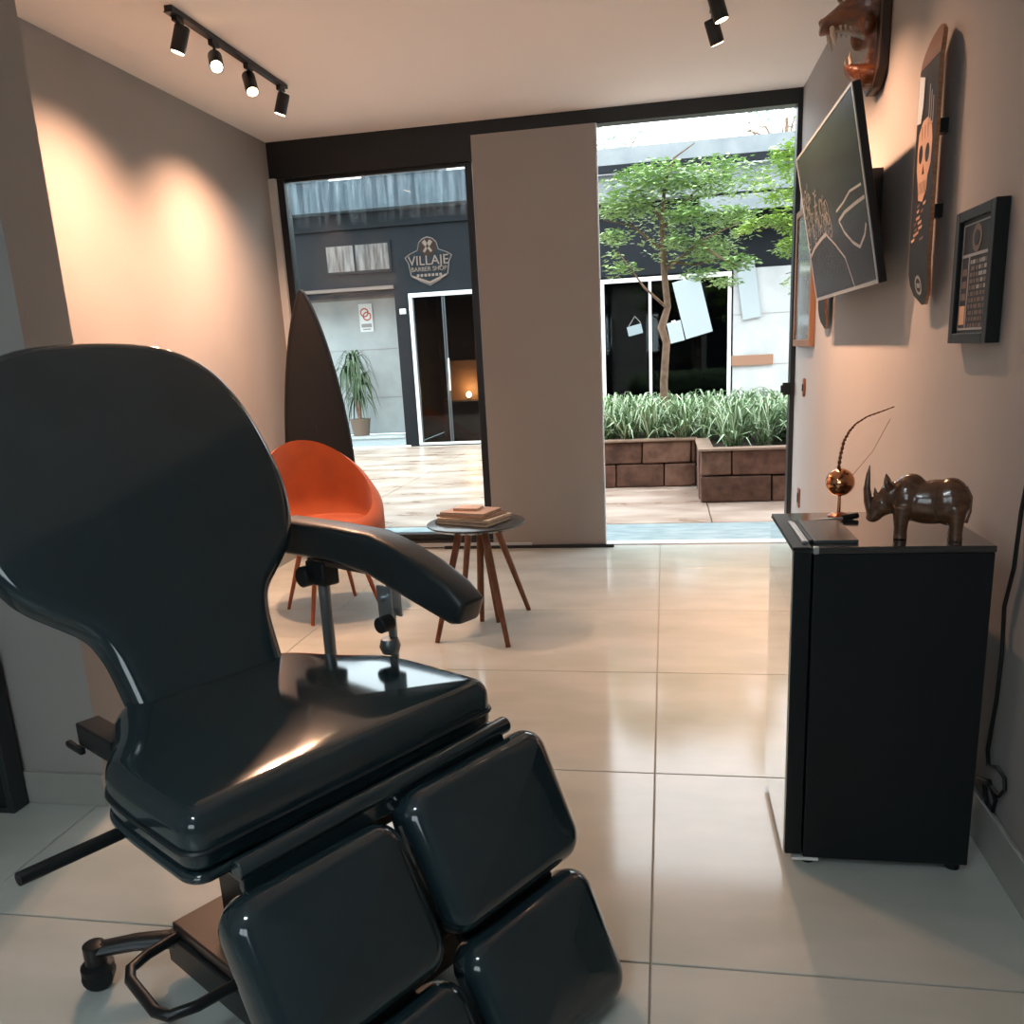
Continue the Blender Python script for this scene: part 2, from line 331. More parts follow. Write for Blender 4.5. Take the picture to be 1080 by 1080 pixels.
rail(.23, 3.30, 4.47, [(3.36, (.843, 2.9, 1.35), 35, 80), (3.72, (.843, 3.62, 1.2), 170, 95), (4.14, (.843, 4.3, .9), 260, 90), (4.43, (.843, 5.0, 1.0), 130, 80)],
     'black ceiling rail of spotlights aimed at the television wall')

# ------------------------------------------------------------------ tattoo chair
ch = thing('treatment_chair', 'glossy black vinyl treatment chair with reclined back, armrest and split leg pads', 'chair', (-.583, 1.434, 0), math.atan2(-.518, .8554))
seat_out = smooth_loop([(.004, -.20), (.004, -.32), (.004, -.352), (-.02, -.372), (-.06, -.374), (-.30, -.37), (-.36, -.35), (-.43, -.30), (-.60, -.225), (-.64, -.1), (-.64, .1), (-.60, .225), (-.43, .30), (-.36, .35), (-.30, .372), (-.06, .376), (-.02, .374), (.004, .354), (.004, .32), (.004, .20)], 3)
seat = MB().pad(seat_out, .115, .04, dome=.006, M=Matrix.Translation((0, 0, .543)), rb=.02).build('seat', VINYL, ch, angle=80)
MB().tube([(x, y, .585) for x, y in [(p[0] * 1.004 - (-.3) * .004, p[1] * 1.004) for p in seat_out]] + [(seat_out[0][0], seat_out[0][1], .585)], .005, 6).build('seam', VINYLM, seat)
so2 = [((x + .3) * 1.012 - .3, y * 1.012) for x, y in seat_out]
MB().prism(so2, .528, .546).build('seat_board', VINYL, ch, bevel=.006)
half = [(.19, -.07), (.193, .0), (.20, .09), (.207, .13), (.224, .178), (.272, .222), (.333, .275), (.367, .34), (.384, .42), (.388, .49), (.372, .61), (.345, .72), (.29, .81), (.19, .87), (.06, .884)]
bo = smooth_loop([(v, s) for v, s in half] + [(-v, s) for v, s in reversed(half)], 2)
th = math.radians(26)
ey = (-math.sin(th), 0, math.cos(th)); ez = (math.cos(th), 0, math.sin(th)); ex = (0, 1, 0)
MB_ = MB().pad(bo, .085, .035, dome=.004, M=frame_M((-.536 - .085 * ez[0], 0, .66 - .085 * ez[2]), ex, ey, ez), rb=.02)
bk = MB_.build('backrest', VINYL, ch, angle=80)
bm2 = frame_M((-.536 - .1 * ez[0], 0, .66 - .1 * ez[2]), ex, ey, ez)
MB().prism([(x * .9, y * .93 + .02) for x, y in bo], 0, .016, bm2).build('back_board', VINYLM, bk, bevel=.004)
# leg pads
ph = math.radians(62); sd = Vector((math.cos(ph), 0, -math.sin(ph))); nd = Vector((math.sin(ph), 0, math.cos(ph)))
B0 = Vector((.10, 0, .55))
for v0, v1, ds in ((-.375, -.008, .012), (.012, .415, -.008)):
    for s0, s1, tp in ((.0, .298, .02), (.312, .60, -.02)):
        s0 += ds; s1 += ds
        Mx = frame_M(B0 - nd * .092, sd, (0, 1, 0), nd)
        out_ = [(x, y + (tp - .06 * (x - s0) if v1 > .3 and y > .2 else 0)) for x, y in round_rect(s0, s1, v0, v1, .056, 7)]
        MB().pad(out_, .092, .046, dome=.013, M=Mx, rb=.022).build('leg_pad', VINYL, ch, angle=80)
    Mx = frame_M(B0 - nd * .115, sd, (0, 1, 0), nd)
    MB().box(.03, .56, v0 + .06, v1 - .06, 0, .025, Mx).build('leg_pad_board', STEELD, ch, smooth=False, bevel=.004)
# trough bar below the seat front
MB().tube([(.045, -.32, .552), (.045, .36, .560)], .019, 12).box(-.06, .05, -.31, .345, .52, .53).box(.035, .052, -.312, .345, .505, .55).build('front_rail', VINYL, ch, smooth=True, bevel=.003)
# armrest (only one fitted)
prof = [(-.80, .850), (-.56, .856), (-.41, .836), (-.27, .796), (-.12, .757), (-.095, .762), (-.075, .815), (-.12, .853), (-.20, .892), (-.30, .926), (-.40, .949), (-.55, .953), (-.80, .953)]
prof = [(x - .015, z - .004) for x, z in prof]
def arm_ring(y, k):
    cx = sum(p[0] for p in prof) / len(prof)
    out = []
    for x, z in prof:
        mid = .905 if x < -.4 else .905 + (x + .4) * -.36
        out.append(Vector((x * 1 - (x + .44) * (1 - k) * .15, y, mid + (z - mid) * k)))
    return out
ar = MB().rings([arm_ring(.380, .8), arm_ring(.388, .96), arm_ring(.40, 1), arm_ring(.445, 1), arm_ring(.458, .96), arm_ring(.466, .8)]).build('armrest', VINYLM, ch, bevel=.008, seg=3, angle=60)
MB().box(-.70, -.16, .395, .45, -.012, .0, Matrix.Translation((0, 0, .846)) ).build('arm_board', BASECOV, ar, smooth=False)
MB().tube([(-.66, .41, .45), (-.655, .41, .845)], .017, 14).build('arm_post', STEELG, ch)
MB().box(-.70, -.62, .385, .44, .775, .843).tube([(-.69, .36, .80), (-.69, .44, .80)], .03, 12).build('post_clamp', BLACKPL, ch, bevel=.006)
br = MB().box(-.40, -.345, .385, .392, .73, .815).box(-.40, -.345, .415, .422, .73, .815).box(-.385, -.36, .400, .412, .56, .75).build('arm_bracket', CHROME, ch, smooth=False, bevel=.01)
MB().tube([(-.372, .37, .785), (-.372, .386, .785)], .008, 10).build('bolt', CHROME, br)
MB().tube([(-.352, .345, .725), (-.352, .386, .725)], .021, 14).build('knob', BLACKPL, br, bevel=.004)
MB().lathe([(.0, -.02), (.022, -.018), (.028, .0), (.022, .02), (0, .022)], (-.372, .392, .655), 14).build('hinge_cup', STEELG, br)
# bracket of the missing armrest and release lever
MB().box(-.70, -.52, -.27, -.215, .55, .605).box(-.74, -.66, -.285, -.27, .54, .555).build('arm_socket', STEELD, ch, smooth=False, bevel=.004)
MB().tube([(-.34, -.15, .497), (-.336, -.536, .497)], .0135, 12).build('release_lever', BLACKPL, ch, bevel=.003)
# base
bc = MB().box(-.52, .02, -.225, .225, .035, .115).build('base', STEELD, ch, smooth=False, bevel=.006)
MB().box(-.50, .0, -.215, .215, .115, .142).build('base_cover', BASECOV, bc, smooth=False, bevel=.004)
for y0 in (-.17, 0): MB().box(-.36, -.30, y0, y0 + .02, .1425, .146).build('slot', BLACKPL, bc, smooth=False)
MB().box(-.42, -.16, -.13, .13, .142, .40).box(-.50, -.06, -.20, .20, .40, .528).build('lift_column', STEELD, ch, smooth=False, bevel=.008)
MB().tube([(-.475, -.20, .118), (-.47, -.29, .118), (-.455, -.335, .118), (-.42, -.352, .118), (-.29, -.362, .118), (-.255, -.35, .118), (-.235, -.30, .118), (-.225, -.20, .118)], .0125, 10).build('handle', STEELD, bc)
for cx, cy, bxx, byy in ((-.613, -.349, -.50, -.21), (-.613, .349, -.50, .21), (.0, -.30, -.03, -.2), (.0, .30, -.03, .2)):
    cs = MB().tube([(bxx, byy, .095), ((bxx + cx) / 2, (byy + cy) / 2, .102), (cx, cy, .097)], [.026, .024, .022], 10, flat=.75).lathe([(.024, .06), (.024, .112), (.012, .115)], (cx, cy, 0), 14).build('caster_arm', STEELD, ch)
    MB().tube([(cx - .017, cy + .012, .034), (cx + .017, cy - .012, .034)], .034, 18).build('wheel', BLACKPL, cs, bevel=.004)
    MB().lathe([(.036, .045), (.036, .06), (.02, .068)], (cx, cy, 0), 14).build('wheel_hood', BLACKPL, cs)

# ------------------------------------------------------------------ orange tub chair
oc = thing('tub_chair', 'orange velvet tub chair on slim tapered wooden legs', 'chair', (-1.86, 4.36, 0), math.atan2(-.74, .67))
def shell(th_in, k):
    R = []
    for i in range(13):
        t = i / 12; ring = []
        for j in range(48):
            a = 2 * PI * j / 48; c = math.cos(a)      # a=0 front
            back = (1 - c) / 2
            top = .485 + .405 * (back ** 1.35)
            rad = (.315 + .015 * back) - th_in
            prof = (math.sin(min(1, t * 1.9) * PI / 2)) ** .8
            z = (.40 + th_in) + (top - .40 - th_in * (1 - t)) * max(0, (t - .18) / .82) ** 1.25
            rr = rad * (.18 + .82 * prof) * (1 + .03 * (t ** 2) * back)
            lean = -.06 * t * back
            ring.append(Vector((rr * c + lean, rr * math.sin(a) * 1.03, z)))
        R.append(ring)
    return R
outer = shell(0, 1); inner = shell(.055, 1)
rim = [[(a + b) / 2 + Vector((0, 0, .016)) for a, b in zip(outer[-1], inner[-1])]]
sh = MB().rings(outer + rim + list(reversed(inner))).build('shell', ORANGE, oc, angle=85)
sc = smooth_loop([(.25 * math.cos(a), .245 * math.sin(a)) for a in [2 * PI * k / 24 for k in range(24)]], 1)
MB().pad(sc, .075, .03, dome=.012, M=Matrix.Translation((0, 0, .448))).build('seat_cushion', ORANGE, oc, angle=80)
for a in (PI / 4, 3 * PI / 4, 5 * PI / 4, 7 * PI / 4):
    MB().tube([(.15 * math.cos(a), .15 * math.sin(a), .42), (.29 * math.cos(a), .29 * math.sin(a), .0)], [.017, .010], 10).build('leg', LEGWOOD, oc)
MB().lathe([(.2, .388), (.2, .408)], (0, 0, 0), 24).build('seat_base', LEGWOOD, oc)

# ------------------------------------------------------------------ nested side tables and books
def table(name, label, c, ztop, r, feet, rin):
    t = thing(name, label, 'table', (*c, 0), 0)
    MB().lathe([(r - .03, ztop - .024), (r, ztop - .008), (r, ztop - .002), (r - .004, ztop)], (0, 0, 0), 48).build('tabletop', TABTOP, t, angle=30)
    for fx, fy in feet:
        dx, dy = fx - c[0], fy - c[1]; L = math.hypot(dx, dy)
        MB().tube([(dx / L * rin, dy / L * rin, ztop - .022), (dx, dy, 0)], [.0195, .0125], 12).build('leg', TABWOOD, t)
    return t
table('side_table', 'round dark side table on splayed walnut legs carrying a pile of books', (-.945, 4.10), .552, .25, [(-1.116, 3.825), (-.748, 3.77), (-.741, 4.372), (-1.12, 4.40)], .12)
table('nesting_table', 'smaller round side table tucked under the table that carries the books', (-.96, 4.27), .498, .14, [(-1.037, 4.46), (-.960, 4.165), (-.868, 4.15)], .03)
z = .5522
cov = {n: mat('book_cover_' + n, c, .45) for n, c in dict(black=(.02, .02, .02), cream=(.55, .45, .34), brown=(.16, .075, .035), tan=(.45, .27, .15), peach=(.62, .42, .28)).items()}
for i, (n, w_, d_, h_, dx, dy, a, lab) in enumerate((('black', .31, .235, .018, 0, 0, -22, 'large black-covered book at the bottom of the pile on the side table'),
        ('cream', .30, .23, .014, .006, .0, -20, 'large cream book lying directly on the black one in the pile'),
        ('brown', .285, .215, .012, -.012, .01, -26, 'thin dark brown book in the middle of the pile'),
        ('tan', .25, .19, .014, -.015, .012, -18, 'tan book lying below the smallest book of the pile'),
        ('peach', .13, .10, .012, -.03, .03, -8, 'small pale peach booklet on top of the book pile'))):
    b = thing('book', lab, 'book', (-.955 + dx, 4.10 + dy, z), math.radians(a), 'books piled on the side table')
    MB().box(-w_ / 2, w_ / 2, -d_ / 2, d_ / 2, 0, .002).box(-w_ / 2, w_ / 2, -d_ / 2, d_ / 2, h_ - .002, h_).box(-w_ / 2, -w_ / 2 + .003, -d_ / 2, d_ / 2, .002, h_ - .002).build('cover', cov[n], b, smooth=False)
    bx('pages', -w_ / 2 + .003, w_ / 2 - .005, -d_ / 2 + .004, d_ / 2 - .004, .002, h_ - .002, PAPER, b)
    z += h_ + .0003

# ------------------------------------------------------------------ surfboard in its bag
hb = [(0, 1.86), (.035, 1.81), (.075, 1.70), (.13, 1.5), (.185, 1.2), (.225, .85), (.232, .6), (.21, .35), (.16, .15), (.08, .03), (0, .0)]
so = smooth_loop(hb + [(-x, y) for x, y in reversed(hb[1:-1])], 2)
sfM = Matrix.Translation((-2.375, 5.62, .005)) @ Matrix.Rotation(math.radians(-2.0), 4, 'X') @ Matrix.Rotation(math.radians(-1.5), 4, 'Y') @ Matrix.Rotation(math.radians(18), 4, 'Z') @ frame_M((0, .0, 0), (1, 0, 0), (0, 0, 1), (0, -1, 0))
sf = thing('surfboard', 'tall surfboard zipped in a charcoal bag leaning by the shop window', 'surfboard', (-2.375, 5.62, 0))
sfM = Matrix.Translation((2.375, -5.62, 0)) @ sfM
MB().pad(so, .07, .034, dome=.006, M=sfM, rb=.03).build('board_bag', BAGFAB, sf, angle=80)
MB().tube([sfM @ Vector((x, y, .03)) for x, y in so] + [sfM @ Vector((*so[0], .03))], .006, 6).build('zip_piping', BAGFAB2, sf)

# ------------------------------------------------------------------ fridge and what stands on it
FT = .873
fr = thing('mini_fridge', 'black mini fridge with reflective glass door against the right wall', 'fridge', (.535, 2.31, 0))
def fb(name, x0, x1, y0, y1, z0, z1, m, p=fr, bevel=.003): return bx(name, x0 - .535, x1 - .535, y0 - 2.31, y1 - 2.31, z0, z1, m, p, bevel)
fb('body', .355, .762, 2.092, 2.53, .022, .855, FRIDGE)
fb('top_panel', .345, .764, 2.09, 2.532, .856, FT, FRTOP)
dd = fb('door', .309, .350, 2.092, 2.53, .03, .865, FRIDGE)
fb('door_glass', .3035, .3085, 2.094, 2.528, .032, .865, MIRROR, dd, .001)
fb('door_cap', .306, .352, 2.093, 2.529, .8655, .8725, BLACKPL, dd, .001)
fb('hinge', .325, .395, 2.088, 2.16, .014, .022, WHITEPL)
fb('hinge_pin', .352, .366, 2.086, 2.10, .856, .8745, ALU)
for fx in (.37, .735):
    for fy in (2.12, 2.50): MB().lathe([(.018, 0), (.018, .012), (.012, .024)], (fx - .535, fy - 2.31, 0), 12).build('foot', BLACKPL, fr)
fd = thing('flat_folder', 'thin flat grey folder lying on the fridge top beside the ornament', 'folder', (.41, 2.32, FT + .0003))
bx('cover', -.05, .055, -.19, .06, 0, .008, mat('folder_grey', (.07, .085, .09), .22), fd, bevel=.002)
bx('spine', -.062, -.0505, -.19, .06, 0, .0095, BLACKPL, fd, bevel=.002); bx('spine_strip', -.078, -.068, -.19, .06, 0, .007, ALU, fd, bevel=.001); bx('clip', -.067, -.0625, -.185, .055, 0, .005, ALU, fd)
# letter opener / pen
pn = thing('pocket_knife', 'small pocket knife with pale blade lying beside the ornament foot', 'knife', (.462, 2.412, FT - .001), math.radians(8))
MB().tube([(-.058, 0, .006), (-.03, 0, .006), (.02, 0, .007)], [.002, .006, .006], 8, flat=.6).build('blade', ALU, pn)
MB().tube([(.018, 0, .008), (.04, .002, .009), (.062, .006, .012)], [.007, .009, .008], 10).build('grip', BLACKPL, pn)
# copper ball ornament
on = thing('copper_ornament', 'copper ball ornament on a thin stem with a long curved beaded tail', 'ornament', (.482, 2.475, FT + .0005))
ob = lambda x, y, z: (x - .482, y - 2.475, z - FT)
MB().lathe([(.028, 0), (.030, .003), (.022, .008), (.006, .011)], (0, 0, 0), 24).build('foot', DCOPPER, on)
MB().lathe([(.005, .010), (.0045, .06)], (0, 0, 0), 10).build('stem', COPPER, on)
MB().ell((0, 0, .096), (.039, .039, .039), n=28, m=18).build('ball', COPPER, on)
tp = [(.476, 2.475, 1.005), (.480, 2.475, 1.045), (.487, 2.475, 1.083), (.500, 2.475, 1.11), (.517, 2.475, 1.131), (.545, 2.475, 1.149), (.581, 2.475, 1.161), (.614, 2.475, 1.173)]
fine = []
for i in range(len(tp) - 1):
    for k in range(6): fine.append(Vector(ob(*tp[i])).lerp(Vector(ob(*tp[i + 1])), k / 6))
fine.append(Vector(ob(*tp[-1])))
MB().tube(fine, [(.0066 if i % 2 else .0032) * (1 - .7 * i / len(fine)) for i in range(len(fine))], 6).build('beaded_tail', DCOPPER, on)
MB().tube([ob(.512, 2.475, .985), ob(.565, 2.475, 1.055), ob(.605, 2.475, 1.14)], .0007, 5).build('wire', DCOPPER, on)
MB().tube([(-.012, -.036, .11), (-.004, -.041, .12), (.004, -.036, .134)], [.002, .006, .002], 6).build('beak', DCOPPER, on)
# carved rhinoceros
rh = thing('rhinoceros_figurine', 'polished brown wooden rhinoceros figurine standing on the black fridge', 'figurine', (.622, 2.185, FT + .0003), math.radians(-14)); rh.scale = (.94, .94, .96)
g = MB()
RY = lambda d: Matrix.Rotation(math.radians(d), 3, 'Y')
g.ell((.015, 0, .092), (.085, .047, .056)).ell((.062, 0, .095), (.048, .046, .062)).ell((.03, 0, .10), (.06, .042, .052)).ell((-.04, 0, .10), (.045, .043, .06)).ell((-.03, 0, .13), (.036, .026, .036))
g.ell((-.072, 0, .104), (.036, .030, .042), RY(-20)).ell((-.098, 0, .085), (.03, .024, .032), RY(-40)).ell((-.115, 0, .066), (.022, .019, .026), RY(-25)).ell((-.12, 0, .05), (.018, .017, .014))
for sx, lx in ((-1, -.048), (1, .075)):
    for sy in (-1, 1):
        b_ = .003 * sx
        g.tube([(lx, .022 * sy, .085), (lx + b_, .024 * sy, .045), (lx + b_, .024 * sy, .018), (lx + b_, .024 * sy, .0)], [.027, .019, .016, .0185], 12)
for sy in (-1, 1): g.tube([(-.082, .018 * sy, .125), (-.09, .024 * sy, .145), (-.094, .024 * sy, .163)], [.009, .010, .002], 8)
g.build('body', RHINO, rh, remesh=.0035)
MB().tube([(-.122, 0, .06), (-.133, 0, .09), (-.138, 0, .125), (-.1365, 0, .16), (-.134, 0, .186)], [.014, .0115, .009, .0055, .001], 12).build('horn', RHINO, rh)
MB().tube([(-.108, 0, .098), (-.116, 0, .112), (-.119, 0, .128)], [.009, .006, .001], 10).build('small_horn', RHINO, rh)
MB().tube([(.095, -.008, .135), (.108, -.012, .11), (.1085, -.016, .075), (.100, -.02, .045)], [.004, .0035, .003, .004], 8).build('tail', RHINO, rh)
for sy in (-1, 1): MB().ell((-.104, .0225 * sy, .092), (.003, .002, .003), n=8, m=6).build('eye', BLACKPL, rh)
for fp_ in ([(-.06, -.0405, .06), (-.066, -.039, .10), (-.056, -.028, .142)], [(.03, -.045, .055), (.024, -.0475, .095), (.03, -.036, .138)]): MB().tube(fp_, .0028, 6).build('skin_fold', RHINO, rh)

# power cord on the right wall
cp = [(2.155, .94), (2.165, .80), (2.20, .69), (2.187, .57), (2.194, .44), (2.219, .29), (2.205, .25), (2.15, .275), (2.10, .272), (2.09, .245), (2.12, .21), (2.18, .205), (2.222, .19), (2.19, .15), (2.15, .15), (2.14, .185), (2.19, .215), (2.235, .20), (2.30, .17), (2.42, .15)]
cd = thing('power_cord', 'black fridge power cord looped against the right wall', 'cord', (.832, 2.2, 0))
MB().tube([(.0, y - 2.2, z_) for y, z_ in [(2.12, 1.10), (2.05, 1.25)][::-1] + cp], .0052, 8).build('cable', BLACKPL, cd)
bx('plug', -.018, .010, -.175, -.13, 1.24, 1.30, BLACKPL, cd, bevel=.005)

# ------------------------------------------------------------------ right wall: tv, decks, pictures, head
tv = thing('wall_television', 'flat television on a wall bracket tilted down, dark screen with pale ornament', 'television', (.80, 3.967, 1.875))
tl = math.atan2(.118, .655)
# local plane: a along -y (screen left edge is far), b up along tilted edge, n out of the screen
ta = Vector((0, 1, 0)); tb = Vector((-math.sin(tl), 0, math.cos(tl))); tn = Vector((-math.cos(tl), 0, -math.sin(tl)))
tc = Vector((.691, 3.967, 1.872)) - Vector((.80, 3.967, 1.875))
TM = frame_M(tc, ta, tb, tn)
HW, HH = .635, .335
bd = MB().box(-HW, HW, -HH, HH, -.028, 0, TM).build('housing', BLACKPL, tv, smooth=False, bevel=.004)
MB().box(-.42, .42, -.30, .12, -.062, -.028, TM).build('rear_cover', BLACKPL, bd, smooth=False, bevel=.012)
MB().box(-HW, HW, -HH, -HH + .014, 0, .004, TM).box(-HW, HW, HH - .010, HH, 0, .004, TM).box(-HW, -HW + .012, -HH + .014, HH - .01, 0, .004, TM).box(HW - .012, HW, -HH + .014, HH - .01, 0, .004, TM).build('bezel', TVRIM, tv, smooth=False)
sr = MB().box(-HW + .0125, HW - .0125, -HH + .0145, HH - .0105, 0, .002, TM).build('screen', SCREEN, tv, smooth=False)
def stroke(pts, wd, name, m, z0=.0022):
    b = MB(); P = [Vector(p) for p in pts]; L = []; R = []
    for i, p in enumerate(P):
        d = (P[min(i + 1, len(P) - 1)] - P[max(i - 1, 0)]).normalized(); n_ = Vector((-d.y, d.x)) * wd / 2
        L.append(TM @ Vector((p.x + n_.x, p.y + n_.y, z0))); R.append(TM @ Vector((p.x - n_.x, p.y - n_.y, z0)))
    n = len(P); b.add(L + R, [(i, i + 1, n + i + 1, n + i) for i in range(n - 1)]); return b
# a: + is the far (left in view) side
def view(pl): return [(HW * (1 - 2 * s), HH * (1 - 2 * t)) for s, t in pl]     # s 0..1 from the far edge, t from the top
lines = MB()
for pl, wd in (([(.02, .68), (.12, .64), (.25, .615), (.36, .60)], .016), ([(.36, .60), (.50, .70), (.62, .80), (.70, .98)], .010),
               ([(.60, .58), (.70, .555), (.85, .55), (.97, .55)], .013), ([(.60, .58), (.66, .66), (.76, .74), (.84, .78), (.92, .73), (.95, .68)], .013), ([(.58, .52), (.70, .50), (.80, .47), (.95, .48)], .009)):
    q = stroke(view(pl), wd, '', None); lines.add(q.v, q.f)
lines.build('screen_line', SCRLINE, sr, smooth=False)
orn = MB()
for k in range(70):
    s0, t0 = random.uniform(.02, .46), random.uniform(.26, .58)
    if t0 < .42 and s0 > .34: continue
    a0 = random.uniform(0, 6.3); r0 = random.uniform(.012, .04)
    pl = [(s0 + r0 * (1 + .3 * i) * .5 * math.cos(a0 + i * .8), t0 + r0 * (1 + .3 * i) * math.sin(a0 + i * .8)) for i in range(6)]
    q = stroke(view(pl), .007, '', None, .0021 + k * 1e-6); orn.add(q.v, q.f)
orn.build('screen_ornament', SCRSCR, sr, smooth=False)
MB().box(-.01, .043, -.20, .20, -.20, .12).box(-.055, .0, -.05, .0, -.08, .02).box(-.055, 0, .0, .05, -.08, .02).build('wall_bracket', STEELD, tv, smooth=False)

def deck(name, label, loc, H, W, graphic, grp=None):
    d = thing(name, label, 'skateboard', loc, 0)
    n = 24; R = []
    ol = []                                            # side profile across height; kicks bend back to the wall
    def prof(z):
        e = max(0, abs(z) - H * .335); return e * e * 1.35
    rows = []
    for i in range(n + 1):
        z = -H / 2 + H * i / n; e = max(0, abs(z) - (H / 2 - W / 2)); hw = math.sqrt(max(0, (W / 2) ** 2 - e * e)) if e > 0 else W / 2
        hw = max(hw, .012); rows.append((z, hw, prof(z)))
    front = []
    for z, hw, x in rows:
        front.append([Vector((x + .006 * abs(y / (W / 2)) ** 2 * 0, y * hw, z)) for y in (-1, -.85, -.5, 0, .5, .85, 1)])
    b = MB(); m = 7
    for off, mi in ((0, 1), (.011, 0)):
        vs = [p + Vector((off, 0, 0)) for r in front for p in r]
        b.add(vs, [(i * m + j, i * m + j + 1, (i + 1) * m + j + 1, (i + 1) * m + j) for i in range(n) for j in range(m - 1)], mi)
    edge = [r[0] for r in front] + [p for p in front[-1][1:]] + [r[-1] for r in reversed(front[:-1])] + [p for p in reversed(front[0][1:-1])]
    k = len(edge); b.add(edge + [p + Vector((.011, 0, 0)) for p in edge], [(i, (i + 1) % k, k + (i + 1) % k, k + i) for i in range(k)], 0)
    o = b.build('deck', [PLY, DECKBLK], d, angle=50)
    bx('wall_hook', .011, .862 - .018 - loc[0], -.02, .02, .10, .14, STEELD, d); bx('wall_hook', .011, .862 - .018 - loc[0], -.02, .02, -.14, -.10, STEELD, d)
    if graphic:
        ZS = .04
        def surf(y, z):
            z = z + ZS if -.30 < z < .12 else z
            e = max(0, abs(z) - H * .335)
            return Vector((e * e * 1.35 - .0012, y, z))
        def poly(pts, m_, nm, lift=0):
            q = MB(); P = [surf(y, z) - Vector((lift, 0, 0)) for y, z in pts]; c = sum(P, Vector()) / len(P)
            q.add(P + [c], [(i, (i + 1) % len(P), len(P)) for i in range(len(P))]); return q.build(nm, m_, o, smooth=False)
        def circ(cy, cz, ry, rz, nn=20): return [(cy + ry * math.cos(2 * PI * t / nn), cz + rz * math.sin(2 * PI * t / nn)) for t in range(nn)]
        h = W / 2
        def nose(z0, m_, nm):            # the wood-brown nose above z0
            q = MB(); P = []
            rr = [(max(0.012, math.sqrt(max(0, h * h - max(0, z - (H / 2 - h)) ** 2))), z) for z in [z0 + (H / 2 - z0) * t / 8 for t in range(9)]]
            vs = []
            for w2, z in rr: vs += [surf(-w2 * .97, z), surf(w2 * .97, z)]
            q.add(vs, [(2 * i, 2 * i + 1, 2 * i + 3, 2 * i + 2) for i in range(8)]); q.build(nm, m_, o, smooth=False)
        nose(.30, DECKBRN, 'nose_print')
        poly([(h * .95, .285), (h * .95, .15), (h * .55, .145), (h * .40, .19), (h * .35, .268)], DECKGLINT, 'painted_highlight')  # window reflection on the deck, painted as a pale patch
        for k in range(3): poly([(-h * (.2 + .2 * k), .235 - .02 * k), (-h * (.27 + .2 * k), .235 - .02 * k), (-h * (.3 + .2 * k), .12), (-h * (.23 + .2 * k), .12)], PRINTGREY, 'stripe_print')
        poly([(.072, .03), (.066, .075), (.03, .105), (-.02, .108), (-.062, .085), (-.078, .035), (-.074, -.03), (-.05, -.06), (-.045, -.10), (-.01, -.13), (.035, -.12), (.05, -.07), (.068, -.03)], DECKBONE, 'skull_print')
        poly(circ(.034, .012, .02, .027), PRINTBLK, 'eye_socket_print', .0004); poly(circ(-.034, .006, .022, .027), PRINTBLK, 'eye_socket_print', .0004)
        poly([(.0, -.02), (.012, -.05), (-.014, -.05)], PRINTBLK, 'nose_socket_print', .0004)
        for k in range(6): poly([(-.038 + .014 * k, -.07), (-.034 + .014 * k, -.07), (-.034 + .014 * k, -.105), (-.038 + .014 * k, -.105)], PRINTBLK, 'tooth_gap_print', .0004)
        for k in range(14):
            y0 = random.uniform(-.075, .05); z0 = -.13 - .016 * (k // 2) - random.uniform(0, .006); l = random.uniform(.02, .045)
            poly([(y0, z0), (y0 + l, z0 - .004), (y0 + l - .006, z0 - .012), (y0 + .004, z0 - .009)], DECKBONE if k % 3 else DECKBRN, 'lettering_print', .0003)
        for k in range(3): poly([(.03 - .03 * k, .09), (.038 - .03 * k, .09), (.03 - .03 * k, .05), (.026 - .03 * k, .05)], DECKBRN, 'crack_print', .0004)
        ro = circ(0, -.335, .034, .03); ri = circ(0, -.335, .024, .021)
        q = MB(); n2 = len(ro); q.add([surf(*p) - Vector((.0003, 0, 0)) for p in ro + ri], [(i, (i + 1) % n2, n2 + (i + 1) % n2, n2 + i) for i in range(n2)]); q.build('ring_print', PRINTGREY, o, smooth=False)
        poly([(-.018, -.33), (.018, -.328), (.014, -.342), (-.016, -.344)], PRINTGREY, 'badge_print', .0003)
    return d
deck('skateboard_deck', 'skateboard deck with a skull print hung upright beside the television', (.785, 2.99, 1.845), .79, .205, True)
deck('skateboard_deck', 'plain dark skateboard deck hung partly behind the television', (.80, 4.78, 1.80), .78, .2, False)

pf = thing('framed_poster', 'black deep-framed poster with a round emblem and columns of lettering', 'picture', (XR, 2.565, 1.505))
pl_ = lambda n, y0, y1, z0, z1, x0, x1, m, p: bx(n, x0, x1, y0, y1, z0, z1, m, p)
MB().box(-.036, -.001, -.150, -.118, -.175, .175).box(-.036, -.001, .118, .150, -.175, .175).box(-.036, -.001, -.118, .118, .148, .175).box(-.036, -.001, -.118, .118, -.175, -.148).build('frame', BLACKPL, pf, smooth=False, bevel=.002)
pb = pl_('print', -.118, .118, -.148, .148, -.024, -.005, PRINTBLK, pf)
for y0, y1, z0, z1 in ((-.105, .105, .052, .060), (.045, .052, -.135, .052), (-.105, .105, -.140, -.134), (-.107, -.103, -.135, .135), (.103, .107, -.135, .135), (-.105, .105, .134, .138)):
    pl_('border_line', y0, y1, z0, z1, -.0252, -.024, PRINTGREY, pb)
MB().tube([(-.0252, 0, .097), (-.024, 0, .097)], .036, 24).build('emblem', PRINTBRN, pb); MB().tube([(-.0262, 0, .097), (-.0252, 0, .097)], .02, 24).build('emblem_centre', PRINTBLK, pb)
for k in range(11):
    z0 = .042 - .0165 * k; y0 = -.094
    while y0 < .03:
        w_ = random.uniform(.008, .03); pl_('lettering_bar', y0, min(y0 + w_, .036), z0 - .010, z0, -.0252, -.024, PRINTGREY if k < 5 and random.random() < .5 else PRINTBRN, pb); y0 += w_ + .006
pl_('ticket', .058, .098, -.125, -.075, -.0255, -.024, DECKBONE, pb)
